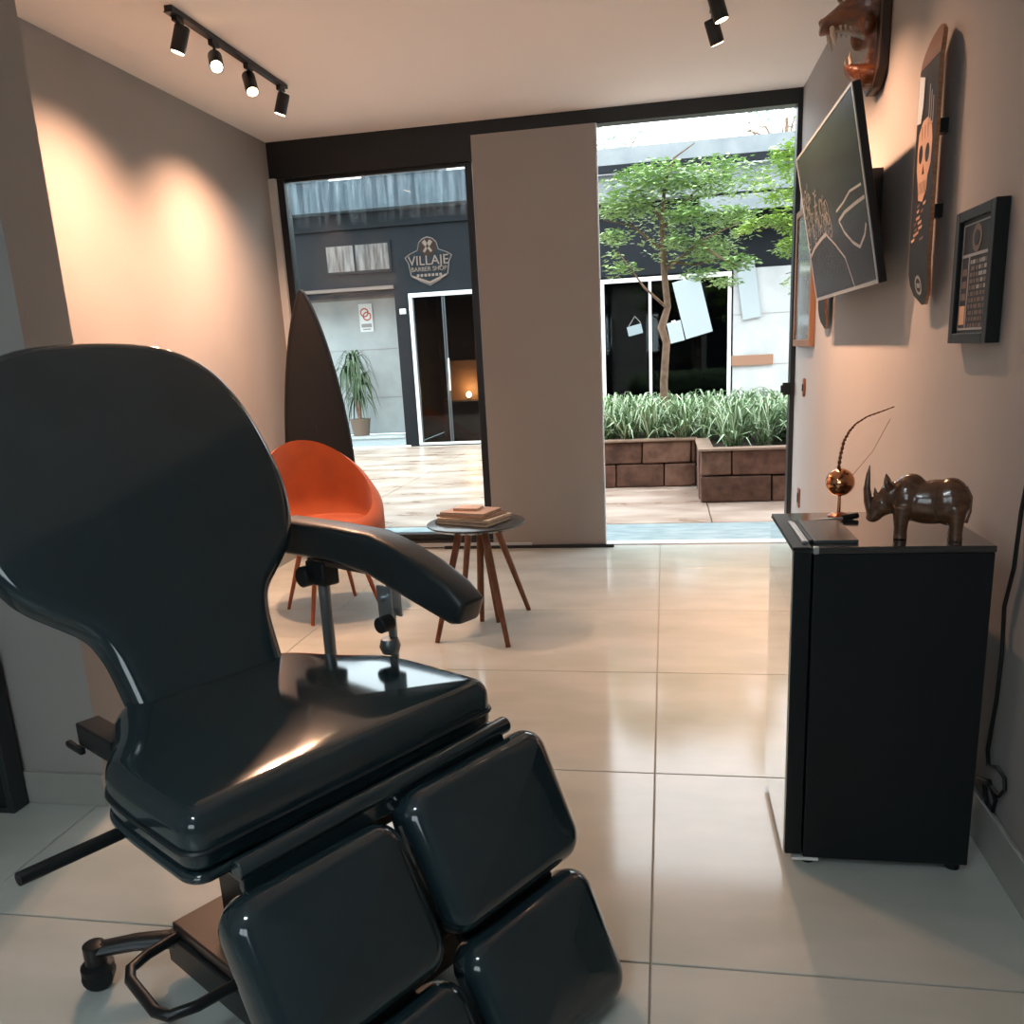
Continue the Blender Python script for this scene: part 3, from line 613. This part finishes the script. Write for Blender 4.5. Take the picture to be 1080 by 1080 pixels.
for k in range(3): pl_('small_print', .058, .095, -.06 + .032 * k, -.042 + .032 * k, -.0252, -.024, PRINTBRN, pb)
pw = thing('framed_mirror', 'narrow wood-framed picture with painted pale reflection hung beside the doorway', 'picture', (XR, 5.54, 1.72))
MB().box(-.03, -.001, -.32, -.28, -.40, .40).box(-.03, -.001, .28, .32, -.40, .40).box(-.03, -.001, -.28, .28, .36, .40).box(-.03, -.001, -.28, .28, -.40, -.36).build('frame', PICWOOD, pw, smooth=False, bevel=.003)
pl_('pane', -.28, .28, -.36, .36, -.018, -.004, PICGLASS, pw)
sw = thing('wall_switch', 'small dark oval switch plate on the right wall below the wood-framed picture', 'switch', (XR, 5.50, 1.075))
MB().prism(smooth_loop([(-.03, -.055), (.03, -.055), (.03, .055), (-.03, .055)], 2), 0, .012, frame_M((-.0005, 0, 0), (0, 1, 0), (0, 0, 1), (-1, 0, 0))).build('plate', TABWOOD, sw); bx('toggle', -.018, -.0125, -.008, .008, -.02, .02, BLACKPL, sw)
sk = thing('wall_socket', 'small dark wall socket low beside the doorway', 'socket', (XR, 5.58, .38))
bx('plate', -.010, -.0005, -.035, .035, -.06, .06, TABWOOD, sk, bevel=.003); bx('outlet', -.014, -.0105, -.018, .018, -.03, .03, BLACKPL, sk)

# carved beast head
hd = thing('carved_beast_head', 'carved reddish wooden fanged beast head with gaping jaws high on the wall', 'wall sculpture', (XR, 3.90, 2.50))
MB().prism(smooth_loop([(-.13, -.205), (.13, -.205), (.15, .0), (.14, .20), (-.14, .20), (-.15, 0)], 1), 0, .04, frame_M((-.0005, 0, 0), (0, 1, 0), (0, 0, 1), (-1, 0, 0))).build('backing_board', CARVED, hd, bevel=.006)
def loft(b, secs, n=18):
    R = []
    for x, z, ry, rz, tilt in secs:
        R.append([Vector((x + math.sin(tilt) * rz * math.sin(t), ry * math.cos(t), z + math.cos(tilt) * rz * math.sin(t))) for t in (2 * PI * k / n for k in range(n))])
    return b.rings(R)
b = MB()
loft(b, [(-.03, .09, .12, .12, 0), (-.08, .10, .115, .105, 0), (-.12, .095, .10, .08, .15), (-.16, .078, .075, .055, .2), (-.195, .06, .056, .042, .2), (-.222, .048, .045, .034, .2), (-.234, .042, .03, .022, .2)])
loft(b, [(-.03, -.02, .10, .16, 0), (-.055, -.03, .09, .13, 0), (-.065, -.05, .08, .10, 0)])
loft(b, [(-.03, -.15, .09, .045, 0), (-.07, -.145, .082, .042, -.1), (-.10, -.135, .066, .036, -.2), (-.125, -.122, .045, .028, -.3), (-.135, -.116, .025, .016, -.3)])
for sy in (-1, 1):
    b.ell((-.13, .055 * sy, .145), (.04, .024, .018), RY(25)); b.ell((-.205, .026 * sy, .055), (.026, .02, .022)); b.ell((-.075, .085 * sy, .02), (.03, .025, .05)); b.ell((-.06, .09 * sy, .19), (.02, .03, .035))
b.ell((-.225, 0, .062), (.016, .022, .014))
b.build('head', CARVE, hd, remesh=.006)
for sy in (-1, 1):
    MB().tube([(-.195, .034 * sy, .035), (-.192, .034 * sy, .0), (-.178, .033 * sy, -.035)], [.010, .008, .001], 8).build('upper_fang', BONE, hd)
    MB().tube([(-.118, .036 * sy, -.105), (-.125, .036 * sy, -.08), (-.122, .035 * sy, -.058)], [.009, .007, .001], 8).build('lower_fang', BONE, hd)
    MB().ell((-.155, .056 * sy, .118), (.010, .008, .010), n=12, m=8).build('eye', BONE, hd)
    for k in range(3): MB().tube([(-.165 + .018 * k, .045 * sy, .032), (-.162 + .018 * k, .044 * sy, .012)], [.006, .002], 6).build('tooth', BONE, hd)

# black panel leaning on the wall stub, left edge of the view
bp = thing('black_panel', 'flat black framed panel standing against the wall stub behind the treatment chair', 'panel', (-2.32, 2.165, 0))
bx('board', -.21, .21, -.022, .022, .02, .76, BLACKPL, bp, bevel=.004)
MB().box(-.235, -.2105, -.03, .036, 0, .78).box(.2105, .235, -.03, .036, 0, .78).box(-.21, .21, -.03, .036, 0, .0195).box(-.21, .21, -.03, .036, .7605, .78).build('frame', VINYLM, bp, smooth=False, bevel=.003)

# ------------------------------------------------------------------ courtyard
gd = struct(bx('courtyard_ground', -14, 9, 6.03, 13.2, -.2, -.022, PAVEJ))
th_ = struct(bx('threshold', -3.2, 3, 6.035, 6.70, -.02, -.004, WETSTONE, bevel=.003))
cache = {}
for i in range(-6, 4):
    for j in range(4):
        x0 = .36 + i * 1.62; y0 = 6.705 + j * 1.62; k = 'p'
        if 'p' not in cache: o = tile_mesh(1.612, 1.612, 0, .004, h=.022).build('paving_slab', PAVE, gd, smooth=False); cache['p'] = o.data
        else: o = bpy.data.objects.new('paving_slab', cache['p']); C.objects.link(o); o.parent = gd
        o.location = (x0 + .81, y0 + .81, -.022)
# stone planter
plt = thing('stone_planter', 'low planter of rough reddish stone blocks with a stepped front', 'planter', (.8, 8.2, 0))
po = Vector((-.8, -8.2, 0)); bi = 0
def course(x0, x1, y, z0, z1, n, off, axis='x', depth=.14):
    global bi
    L = (x1 - x0) / n; e = x0 - off * L
    while e < x1 - .01:
        a, c = max(e, x0), min(e + L, x1); e += L
        if c - a < .03: continue
        j = random.uniform(-.008, .008)
        b = MB()
        if axis == 'x': b.box(a + .006, c - .006, y + j, y + depth, z0 + .006, z1 - .006)
        else: b.box(y + j, y + depth, a + .006, c - .006, z0 + .006, z1 - .006)
        b.v = [tuple(Vector(p) + po + Vector([random.uniform(-.004, .004) for _ in range(3)])) for p in b.v]
        b.build('stone_block', BRICKM[bi % 3], plt, smooth=False, bevel=.012); bi += 1
course(-.80, .30, 8.50, 0, .235, 2.3, .35); course(-.80, .30, 8.50, .235, .455, 2.3, .8)
course(.30, 2.6, 7.56, 0, .235, 3.4, .1); course(.30, 2.6, 7.56, .235, .455, 3.4, .6)
course(7.70, 8.50, .30, 0, .235, 1.7, .5, 'y'); course(7.70, 8.50, .30, .235, .455, 1.7, .0, 'y')
course(8.5, 10.2, -.80, 0, .235, 3.4, .5, 'y'); course(8.5, 10.2, -.80, .235, .455, 3.4, 0, 'y')
MB().box(-.82, .31, 8.48, 8.62, .455, .478).box(.285, 2.62, 7.54, 7.68, .455, .478).box(.285, .42, 7.68, 8.48, .455, .478).box(-.82, -.68, 8.62, 10.2, .455, .478).build('cap', CAP, plt, smooth=False, bevel=.006, loc=po)
MB().box(-.66, .44, 8.64, 10.2, .02, .44).box(.44, 2.6, 7.70, 10.2, .02, .44).build('soil', SOIL, plt, smooth=False, loc=po)
# variegated spider plants
def strap(b, base, az, L, rise, wd):
    pale = random.random() < .35; pts = []; d = Vector((math.cos(az), math.sin(az), 0)); sd_ = Vector((-d.y, d.x, 0))
    for k in range(6):
        t = k / 5; pts.append(base + d * (L * (t * .75 + .25 * t * t)) + Vector((0, 0, rise * math.sin(t * PI * random.uniform(.60, .92)))))
    vs = []
    for k, p in enumerate(pts):
        w2 = wd * (1 - (k / 5) ** 2) * .5 + .0008
        vs += [p - sd_ * w2, p - sd_ * w2 * .35 - Vector((0, 0, w2 * .3)), p + sd_ * w2 * .35 - Vector((0, 0, w2 * .3)), p + sd_ * w2]
    for k in range(5):
        for j in range(3): b.add([vs[4 * k + j], vs[4 * k + j + 1], vs[4 * k + 5 + j], vs[4 * k + 4 + j]], [(0, 1, 2, 3)], 1 if j == 1 or (j == 2 and pale) else 0)
spots = []
for r_, (y, xa, xb, n) in enumerate(((8.75, -.62, .42, 5), (9.15, -.6, .5, 5), (9.6, -.55, 1.6, 7), (7.95, .58, 1.9, 5), (8.35, .62, 2.2, 6), (8.75, .75, 2.2, 5), (9.2, .8, 2.3, 4))):
    for k in range(n): spots.append((xa + (xb - xa) * k / max(1, n - 1) + random.uniform(-.06, .06), y + random.uniform(-.08, .08), r_))
WHERE = ('just behind the recessed stretch of the planter wall', 'around the foot of the crooked tree', 'along the back of the planter behind the crooked tree', 'at the front edge of the projecting planter part', 'in the second row of the projecting planter part', 'in the third row of the projecting planter part', 'at the back of the projecting planter part')
for x, y, r_ in spots:
    back = y > 8.6
    p = thing('spider_plant', 'cream striped green spider plant ' + WHERE[r_], 'plant', (x, y, .438), 0, 'spider plants in the stone planter')
    b = MB()
    for k in range(60): strap(b, Vector((random.uniform(-.06, .06), random.uniform(-.06, .06), 0)), random.uniform(0, 2 * PI), random.uniform(.16, .46), random.uniform(.12, .46), random.uniform(.022, .040))
    b.build('foliage', [LEAFG, LEAFP], p, smooth=False)
# trees
def leaves(b, c, r, n, size, mi=0, flat=.5):
    for _ in range(n):
        u_ = Vector([random.gauss(0, 1) for _ in range(3)]).normalized() * (random.random() ** .4)
        p = Vector(c) + Vector((u_.x * r[0], u_.y * r[1], u_.z * r[2]))
        a = random.uniform(0, 6.3); d = Vector((math.cos(a), math.sin(a), random.uniform(-.5, .2))).normalized(); s_ = d.cross(Vector((random.uniform(-.5, .5), random.uniform(-.5, .5), 1))).normalized()
        L = size * random.uniform(.7, 1.3); W_ = L * .42
        b.add([p, p + d * L * .5 + s_ * W_ * .5, p + d * L, p + d * L * .5 - s_ * W_ * .5], [(0, 1, 2, 3)], mi)
tr = thing('courtyard_tree', 'slender crooked tree with airy bright green leaves growing in the planter', 'tree', (0, 9.25, .43))
T = lambda x, y, z: Vector((x, y - 9.25, z - .43))
b = MB()
b.tube([T(.0, 9.25, .40), T(-.01, 9.25, 1.0), T(.02, 9.23, 1.4), T(-.03, 9.25, 1.55), T(.035, 9.25, 1.75), T(.0, 9.25, 2.1), T(-.02, 9.25, 2.6), T(.02, 9.25, 3.0)], [.05, .042, .04, .045, .036, .034, .026, .012], 10)
br_ = [((0, 9.25, 2.1), (.35, 9.1, 2.35), (.75, 9.0, 2.5)), ((-.01, 9.25, 2.3), (-.3, 9.2, 2.55), (-.6, 9.1, 2.62)), ((-.02, 9.25, 2.5), (.3, 9.4, 2.85), (.7, 9.5, 3.1)), ((-.02, 9.25, 2.6), (-.25, 9.3, 2.9), (-.5, 9.4, 3.05)), ((.02, 9.23, 1.75), (-.2, 9.1, 1.95), (-.45, 9.0, 2.3)), ((.01, 9.25, 2.2), (.3, 9.3, 2.15), (.62, 9.35, 2.2)), ((0, 9.25, 2.9), (.1, 9.2, 3.15), (.3, 9.1, 3.25)), ((.35, 9.1, 2.35), (.5, 9.0, 2.2), (.75, 8.9, 2.05))]
for p0, p1, p2 in br_: b.tube([T(*p0), T(*p1), T(*p2)], [.017, .011, .004], 6)
b.build('trunk', BARK, tr)
b = MB()
for c, r, n in (((-.40, 9.15, 2.75), (.30, .3, .16), 330), ((-.05, 9.2, 3.0), (.38, .35, .16), 430), ((.35, 9.3, 2.92), (.36, .3, .14), 330), ((.65, 9.2, 2.58), (.28, .3, .10), 220), ((-.5, 9.1, 2.45), (.18, .2, .09), 110), ((.25, 9.1, 2.62), (.26, .3, .09), 170), ((.45, 9.2, 2.28), (.26, .25, .12), 220), ((.72, 8.95, 2.12), (.18, .2, .08), 110), ((-.38, 9.05, 2.15), (.14, .15, .07), 50), ((.12, 9.15, 2.38), (.14, .2, .09), 90), ((.5, 9.45, 3.12), (.3, .3, .08), 100), ((.35, 9.2, 2.05), (.2, .2, .07), 90), ((.1, 9.3, 2.75), (.6, .4, .3), 260), ((.3, 9.3, 2.4), (.6, .4, .28), 240), ((-.3, 9.1, 2.9), (.35, .3, .2), 200), ((.75, 9.4, 2.95), (.3, .3, .2), 180), ((.6, 9.0, 1.95), (.15, .2, .06), 60), ((-.5, 9.1, 2.2), (.1, .15, .2), 40)):
    leaves(b, T(*c), r, int(n * 2.6), .066)
fo = b.build('foliage', TREEL, tr, smooth=False); fo['kind'] = 'stuff'
t2 = thing('lime_tree', 'tree with lime green drooping sprays beside the doorway', 'tree', (2.1, 8.7, .43))
T = lambda x, y, z: Vector((x - 2.1, y - 8.7, z - .43))
b = MB(); b.tube([T(2.1, 8.7, .40), T(2.05, 8.7, 1.5), T(2.1, 8.7, 2.6), T(2.0, 8.7, 3.4)], [.07, .06, .045, .015], 10)
for q in (((2.05, 8.7, 2.2), (1.6, 8.6, 2.45), (.85, 8.5, 2.35)), ((2.08, 8.7, 2.5), (1.6, 8.6, 2.9), (1.0, 8.5, 3.0)), ((2.05, 8.7, 1.9), (1.6, 8.6, 2.05), (1.1, 8.5, 1.95)), ((2.0, 8.7, 3.1), (1.5, 8.6, 3.3), (1.1, 8.6, 3.2))): b.tube([T(*p) for p in q], [.02, .012, .004], 6)
b.build('trunk', BARK, t2)
b = MB()
for c, r, n in (((1.12, 8.5, 2.95), (.22, .25, .13), 260), ((1.5, 8.6, 3.05), (.4, .3, .16), 350), ((.95, 8.5, 2.42), (.24, .2, .05), 150), ((1.25, 8.5, 2.36), (.26, .25, .08), 200), ((1.12, 8.45, 2.18), (.16, .2, .10), 140), ((1.2, 8.5, 1.86), (.14, .15, .08), 50), ((1.6, 8.6, 2.3), (.35, .3, .3), 250), ((1.05, 8.5, 2.62), (.2, .2, .05), 80), ((1.5, 8.6, 3.35), (.4, .3, .12), 160), ((.74, 8.5, 2.36), (.10, .15, .035), 50), ((1.05, 8.5, 2.75), (.3, .25, .16), 160), ((1.15, 8.5, 2.5), (.25, .25, .2), 120)):
    leaves(b, T(*c), r, int(n * 2.2), .062)
fo = b.build('foliage', TREEY, t2, smooth=False); fo['kind'] = 'stuff'
for nm, lb, c, rr, n in (('feathery_tree', 'pale feathery tree rising behind the neighbouring roof', (-1.1, 19, 5.35), (.9, .8, .55), 420), ('distant_tree', 'thin leafy crown showing above the far roof beside the lime tree', (2.4, 19, 5.6), (1.3, .9, .6), 420)):
    t = thing(nm, lb, 'tree', (c[0], c[1], 0))
    b = MB(); b.tube([(0, 0, 0), (.05, 0, 3), (0, 0, c[2])], [.16, .12, .03], 8)
    for k in range(8): a = k * .8; b.tube([(0, 0, c[2] - .9), (math.cos(a) * rr[0] * .5, math.sin(a) * .4, c[2] - .2), (math.cos(a) * rr[0] * .9, math.sin(a) * .7, c[2] + .2 * math.sin(k))], [.03, .02, .006], 5)
    b.build('trunk', BARK, t)
    b = MB(); leaves(b, (0, 0, c[2]), rr, n, .15); fo = b.build('foliage', TREEF, t, smooth=False); fo['kind'] = 'stuff'

# ------------------------------------------------------------------ barber shop across the courtyard
FY = 13.4
bs = thing('barber_shop', 'dark panelled barber shop front with a white framed glass door', 'building', (-4.5, FY, 0))
def sp(name, x0, x1, y0, y1, z0, z1, m, p=bs, bevel=0): return bx(name, x0 + 4.5, x1 + 4.5, y0 - FY, y1 - FY, z0, z1, m, p, bevel)
sp('wall', -9, -1.2, FY, FY + .2, 2.36, 3.60, SHOPDK)
fs = sp('fascia', -9, -1.2, FY - .28, FY + .2, 3.60, 4.03, SHOPFAS)
for x0, x1, z1 in ((-9, -5.15, 4.19), (-4.45, -3.25, 4.20)): sp('coping', x0, x1, FY - .30, FY + .2, 4.03, z1, SHOPFAS, fs)
sp('fascia_band', -9, -1.2, FY - .06, FY, 3.36, 3.58, SHOPDK, fs)
sp('lintel_strip', -9, -4.17, FY - .05, FY, 2.45, 2.50, SHOPBRN)
sp('soffit_board', -4.0, -1.3, FY - .04, FY, 3.42, 3.60, SHOPBRN, fs)
uw = sp('window', -5.26, -4.17, FY - .03, FY - .001, 2.71, 3.17, SHOPDK)
sp('pane', -5.22, -4.78, FY - .035, FY - .031, 2.75, 3.13, CURT, uw); sp('pane', -4.74, -4.21, FY - .035, FY - .031, 2.75, 3.13, CURT, uw)
sp('alcove_wall', -8.5, -4.15, FY + .75, FY + .9, .14, 2.4, SHOPWHT)
for z0 in (.75, 1.55): sp('wall_joint', -8.5, -4.15, FY + .744, FY + .75, z0, z0 + .012, PRINTGREY)
sp('alcove_side', -4.17, -4.12, FY + .2, FY + .75, .14, 2.36, SHOPWHT)
sp('alcove_soffit', -8.5, -4.15, FY + .2, FY + .75, 2.37, 2.42, SHOPBRN)
sp('shop_step', -9, -4.17, FY - .05, FY + .8, .0, .13, mat('blue_grey_step', (.36, .42, .44), .6), bs, .01)
sp('step_nosing', -9, -4.17, FY - .07, FY + .3, .131, .155, SHOPWHT)
sp('pier', -4.17, -3.94, FY - .02, FY + .2, 0, 2.36, SHOPDK)
MB().box(.56, .61, -.04, .06, 0, 2.36).box(1.71, 1.76, -.04, .06, 0, 2.36).box(.61, 1.71, -.04, .06, 2.30, 2.36).box(.61, 1.71, -.04, .06, 0, .035).build('door_frame', WHTFRAME, bs, smooth=False)
for x0, x1 in ((.612, 1.10), (1.115, 1.708)):
    lf = MB().box(x0, x0 + .02, -.01, .02, .04, 2.295).box(x1 - .02, x1, -.01, .02, .04, 2.295).build('door_leaf', STEELG, bs, smooth=False)
    bx('pane', x0 + .02, x1 - .02, .0, .008, .04, 2.295, DKGLASS, lf)
MB().box(1.125, 1.145, -.05, -.011, .85, 1.35).build('door_handle', WHTFRAME, bs, smooth=False)
MB().box(1.69, 1.73, -.07, -.041, .95, 1.12).build('door_lock', PALEALU, bs, smooth=False)
sp('wall', -2.72, -1.2, FY, FY + .2, 0, 2.36, SHOPDK)
sp('interior', -4.1, -2.6, FY + 2.2, FY + 2.3, 0, 2.4, INTDARK); sp('interior', -4.12, -4.1, FY + .2, FY + 2.3, 0, 2.4, INTDARK); sp('interior', -2.6, -2.58, FY + .2, FY + 2.3, 0, 2.4, INTDARK); sp('interior', -4.12, -2.58, FY + .06, FY + 2.3, 2.4, 2.45, INTDARK); sp('interior', -4.12, -2.58, FY + .06, FY + 2.3, -.03, -.01, INTDARK)
cn = sp('counter', -3.75, -3.0, FY + .9, FY + 1.3, 0, .62, INTDARK); sp('timber_back', -3.7, -3.02, FY + 1.35, FY + 1.4, .62, 1.3, WARMW, cn)
il = thing('counter_lamp', 'small warm lamp glowing behind the barber shop door glass', 'lamp', (-3.34, FY + 1.15, .6205))
MB().lathe([(.05, 0), (.05, .015), (.012, .02), (.012, .06)], (0, 0, 0), 14).build('lamp_foot', BLACKPL, il); MB().ell((0, 0, .10), (.045, .045, .05), n=14, m=8).build('bulb', LAMPON, il)
ld = bpy.data.lights.new('counter_glow', 'POINT'); ld.energy = 14; ld.color = (1, .5, .22); ld.shadow_soft_size = .06; lo = bpy.data.objects.new('counter_glow', ld); C.objects.link(lo); lo.parent = il; lo.location = (0, 0, .22)
# the painted emblem
lg = thing('shop_emblem', 'tan VILLAJE BARBER SHOP emblem on the dark shop front', 'sign', (-3.58, FY - .001, 2.82))
FM = frame_M((0, 0, 0), (1, 0, 0), (0, 0, 1), (0, -1, 0))
def fp(pts, z0, z1, nm, m, p=lg, M=FM): return MB().prism(pts, z0, z1, M).build(nm, m, p, smooth=False)
def circle(cx, cy, r, n=28, rz=None): return [(cx + r * math.cos(2 * PI * k / n), cy + (rz or r) * math.sin(2 * PI * k / n)) for k in range(n)]
shield = [(0, -.36), (.16, -.29), (.30, -.20), (.33, -.02), (.38, .07), (.30, .12), (.17, .17), (.14, .28), (.08, .335), (0, .36), (-.08, .335), (-.14, .28), (-.17, .17), (-.30, .12), (-.38, .07), (-.33, -.02), (-.30, -.20), (-.16, -.29)]
fp(shield, 0, .012, 'emblem_edge', mat('logo_dim_tan', (.13, .10, .085), .6)); fp([(x * .95, y * .95) for x, y in shield], .012, .016, 'emblem_field', SHOPDK)
fp(circle(0, .205, .13), .016, .019, 'roundel', LOGOD)
for a in (38, -38):
    Mx = FM @ Matrix.Translation((0, .215, 0)) @ Matrix.Rotation(math.radians(a), 4, 'Z')
    MB().box(-.018, .018, -.10, .02, .019, .025, Mx).box(-.03, .03, .02, .10, .019, .025, Mx).build('crossed_tool', LOGOT, lg, smooth=False)
text('lettering', 'VILLAJE', .20, LOGOT, lg, FM @ Matrix.Translation((0, -.055, .02)) @ Matrix.Diagonal((1.0, 1, 1, 1)))
text('lettering', 'BARBER SHOP', .093, LOGOT, lg, FM @ Matrix.Translation((0, -.145, .02)) @ Matrix.Diagonal((.98, 1, 1, 1)))
for k in range(7): MB().box(-.20 + .06 * k, -.16 + .06 * k, -.225, -.185, .018, .022, FM).build('small_lettering', LOGOT, lg, smooth=False)
for sx in (-1, 1): fp([(0, -.335), (0, -.30), (sx * .26, -.20), (sx * .28, -.225)] if sx > 0 else [(0, -.335), (sx * .28, -.225), (sx * .26, -.20), (0, -.30)], .017, .021, 'chevron', LOGOT)
ns = thing('notice_sign', 'white notice with red prohibition ring on the pale alcove wall', 'sign', (-4.93, FY + .744, 2.08))
bx('board', -.115, .115, -.012, 0, -.23, .22, WHTFRAME, ns)
ro, ri = circle(0, .05, .075), circle(0, .05, .052)
for dx, dz in ((-.02, .03), (.02, -.03)):
    q = MB(); n_ = 28; vs = [FM @ Vector((x + dx, y + dz, .0125 + .001 * (dz > 0))) for x, y in ro + ri]; q.add(vs, [(i, (i + 1) % n_, n_ + (i + 1) % n_, n_ + i) for i in range(n_)]); q.build('red_ring', REDP, ns, smooth=False)
bx('caption', -.09, .09, -.0128, -.012, -.16, -.10, PRINTGREY, ns); bx('caption', -.07, .07, -.0128, -.012, -.20, -.18, PRINTGREY, ns)
tag(bx('number_plate', -4.10, -4.0, FY - .035, FY - .021, 2.06, 2.14, WHTFRAME), 'small blank white plate on the dark pier beside the barber shop door', 'plate')
pt = thing('drooping_palm', 'dark drooping dracaena with long leaves in front of the pale alcove wall', 'plant', (-5.05, FY + .33, .156))
MB().lathe([(.13, 0), (.17, .26), (.175, .28), (.15, .28)], (0, 0, 0), 20).build('pot', mat('terracotta_dark', (.16, .11, .08), .8), pt)
MB().tube([(0, 0, .2), (.02, 0, .7), (-.03, 0, 1.2)], [.03, .025, .02], 8).tube([(0, 0, .2), (-.06, 0, .6), (-.12, 0, 1.0)], [.025, .02, .016], 8).build('stem', BARK, pt)
b = MB()
for c0, n in (((-.03, 0, 1.2), 46), ((-.12, 0, 1.0), 36), ((.08, 0, .85), 34), ((.0, 0, .6), 26)):
    for k in range(n):
        az = random.uniform(0, 2 * PI); L = random.uniform(.18, .42); up = random.uniform(.05, .38); d = Vector((math.cos(az), math.sin(az) * .8, 0)); sd_ = Vector((-d.y, d.x, 0)).normalized()
        P = [Vector(c0) + d * L * t + Vector((0, 0, up * math.sin(t * PI * .55) - .55 * t ** 3)) for t in (0, .25, .5, .75, 1)]
        vs = []
        for i, p in enumerate(P): w2 = .024 * (1 - (i / 4) ** 2) + .001; vs += [p - sd_ * w2, p + sd_ * w2]
        b.add(vs, [(2 * i, 2 * i + 1, 2 * i + 3, 2 * i + 2) for i in range(4)])
b.build('foliage', DARKLEAF, pt, smooth=False)

# neighbouring shop seen through the doorway
nb = thing('neighbour_shop', 'dark glazed shop with white window frame and pale metal roof behind the planter', 'building', (1.5, FY, 0))
def sn(name, x0, x1, y0, y1, z0, z1, m, p=nb, bevel=0): return bx(name, x0 - 1.5, x1 - 1.5, y0 - FY, y1 - FY, z0, z1, m, p, bevel)
sn('wall', -1.2, 7, FY, FY + .2, 2.40, 3.42, SHOPDK)
rf = sn('roof', -1.2, 7, FY - .35, FY + 2, 3.88, 4.10, SHOPROOF); sn('gutter', -1.2, 7, FY - .36, FY - .30, 3.78, 3.88, SHOPDK, rf); sn('roof_band', -1.2, 7, FY - .2, FY + .2, 3.42, 3.78, SHOPROOF, rf)
aw = MB(); aw.prism([(0, 3.42), (-.75, 3.28), (-.75, 3.10), (-.70, 3.10), (0, 3.30)], -1.0, 2.5, frame_M((0, 0, 0), (0, 1, 0), (0, 0, 1), (1, 0, 0))); aw.build('awning', SHOPROOF, nb, smooth=False)
fm = MB()
for x0, x1, z0, z1 in ((-2.45, -.53, 2.31, 2.37), (-2.45, -2.39, .3, 2.31), (-1.73, -1.69, .3, 2.31), (-.58, -.53, .3, 2.31), (-2.45, -.53, .24, .3)): fm.box(x0, x1, -.05, .05, z0, z1)
wf = fm.build('window_frame', WHTFRAME, nb, smooth=False)
for x0, x1 in ((-2.39, -1.73), (-1.69, -.58)): bx('pane', x0, x1, -.004, .004, .3, 2.31, DKGLASS, wf)
sn('base_wall', -1.2, 1.0, FY - .06, FY + .2, 0, .24, SHOPDK)
sn('pale_wall', 1.0, 7, FY - .02, FY + .2, 0, 2.40, SHOPWHT)
for z0 in (1.02, 1.75): sn('wall_joint', 1.0, 7, FY - .024, FY - .0205, z0, z0 + .012, PRINTGREY)
sn('wall', -1.2, -.96, FY, FY + .2, 0, 2.4, SHOPDK)
sn('interior', -1.2, 1.1, FY + 2, FY + 2.1, 0, 2.5, INTDARK); sn('interior', -1.2, -1.15, FY + .2, FY + 2, 0, 2.5, INTDARK); sn('interior', 1.05, 1.1, FY + .2, FY + 2, 0, 2.5, INTDARK); sn('interior', -1.2, 1.1, FY + .06, FY + 2, 2.5, 2.55, INTDARK); sn('interior', -1.2, 1.1, FY + .06, FY + 2, -.03, -.01, INTDARK)
for x, zc, w_, h_, rot, lab in ((.41, 1.90, .40, .84, 14, 'large white sheet taped crookedly on the dark shop window'), (.165, 1.56, .21, .30, 12, 'smaller white sheet taped beside the large sheet on the shop window'), (1.21, 2.09, .26, .80, 8, 'tall narrow white sheet taped at the edge of the pale shop wall')):
    yy = FY - .03
    Mx = Matrix.Translation((x, yy - .012 - (.02 if x > 1 else .02) - (.004 if w_ < .21 else 0), zc)) @ Matrix.Rotation(math.radians(-rot), 4, 'Y') @ FM
    t = thing('taped_sheet', lab, 'paper', (0, 0, 0), 0, 'sheets taped on the neighbouring shop')
    o = MB().box(-w_ / 2, w_ / 2, -h_ / 2, h_ / 2, 0, .003, Mx).build('sheet', WHTP, t, smooth=False)
    MB().box(-.03, .03, h_ / 2 - .02, h_ / 2 + .02, .0031, .0036, Mx).build('tape', WHTFRAME, t, smooth=False)
tag(bx('timber_board', .98, 1.58, FY - .06, FY - .026, 1.02, 1.17, mat('sign_timber', (.25, .14, .085), .6), bevel=.006), 'plain brown timber board fixed on the pale shop wall', 'board')
hs = thing('open_sign', 'small pale hanging sign behind the dark shop window', 'sign', (-.44, FY - .012, 1.62))
MB().box(-.11, .11, -.07, .07, 0, .006, FM @ Matrix.Rotation(math.radians(12), 4, 'Z')).build('board', mat('hang_sign_grey', (.22, .28, .30), .5), hs, smooth=False)
MB().tube([(-.09, -.003, .06), (.0, -.003, .20)], .004, 5).tube([(.09, -.003, .10), (.0, -.003, .20)], .004, 5).build('string', PRINTGREY, hs)
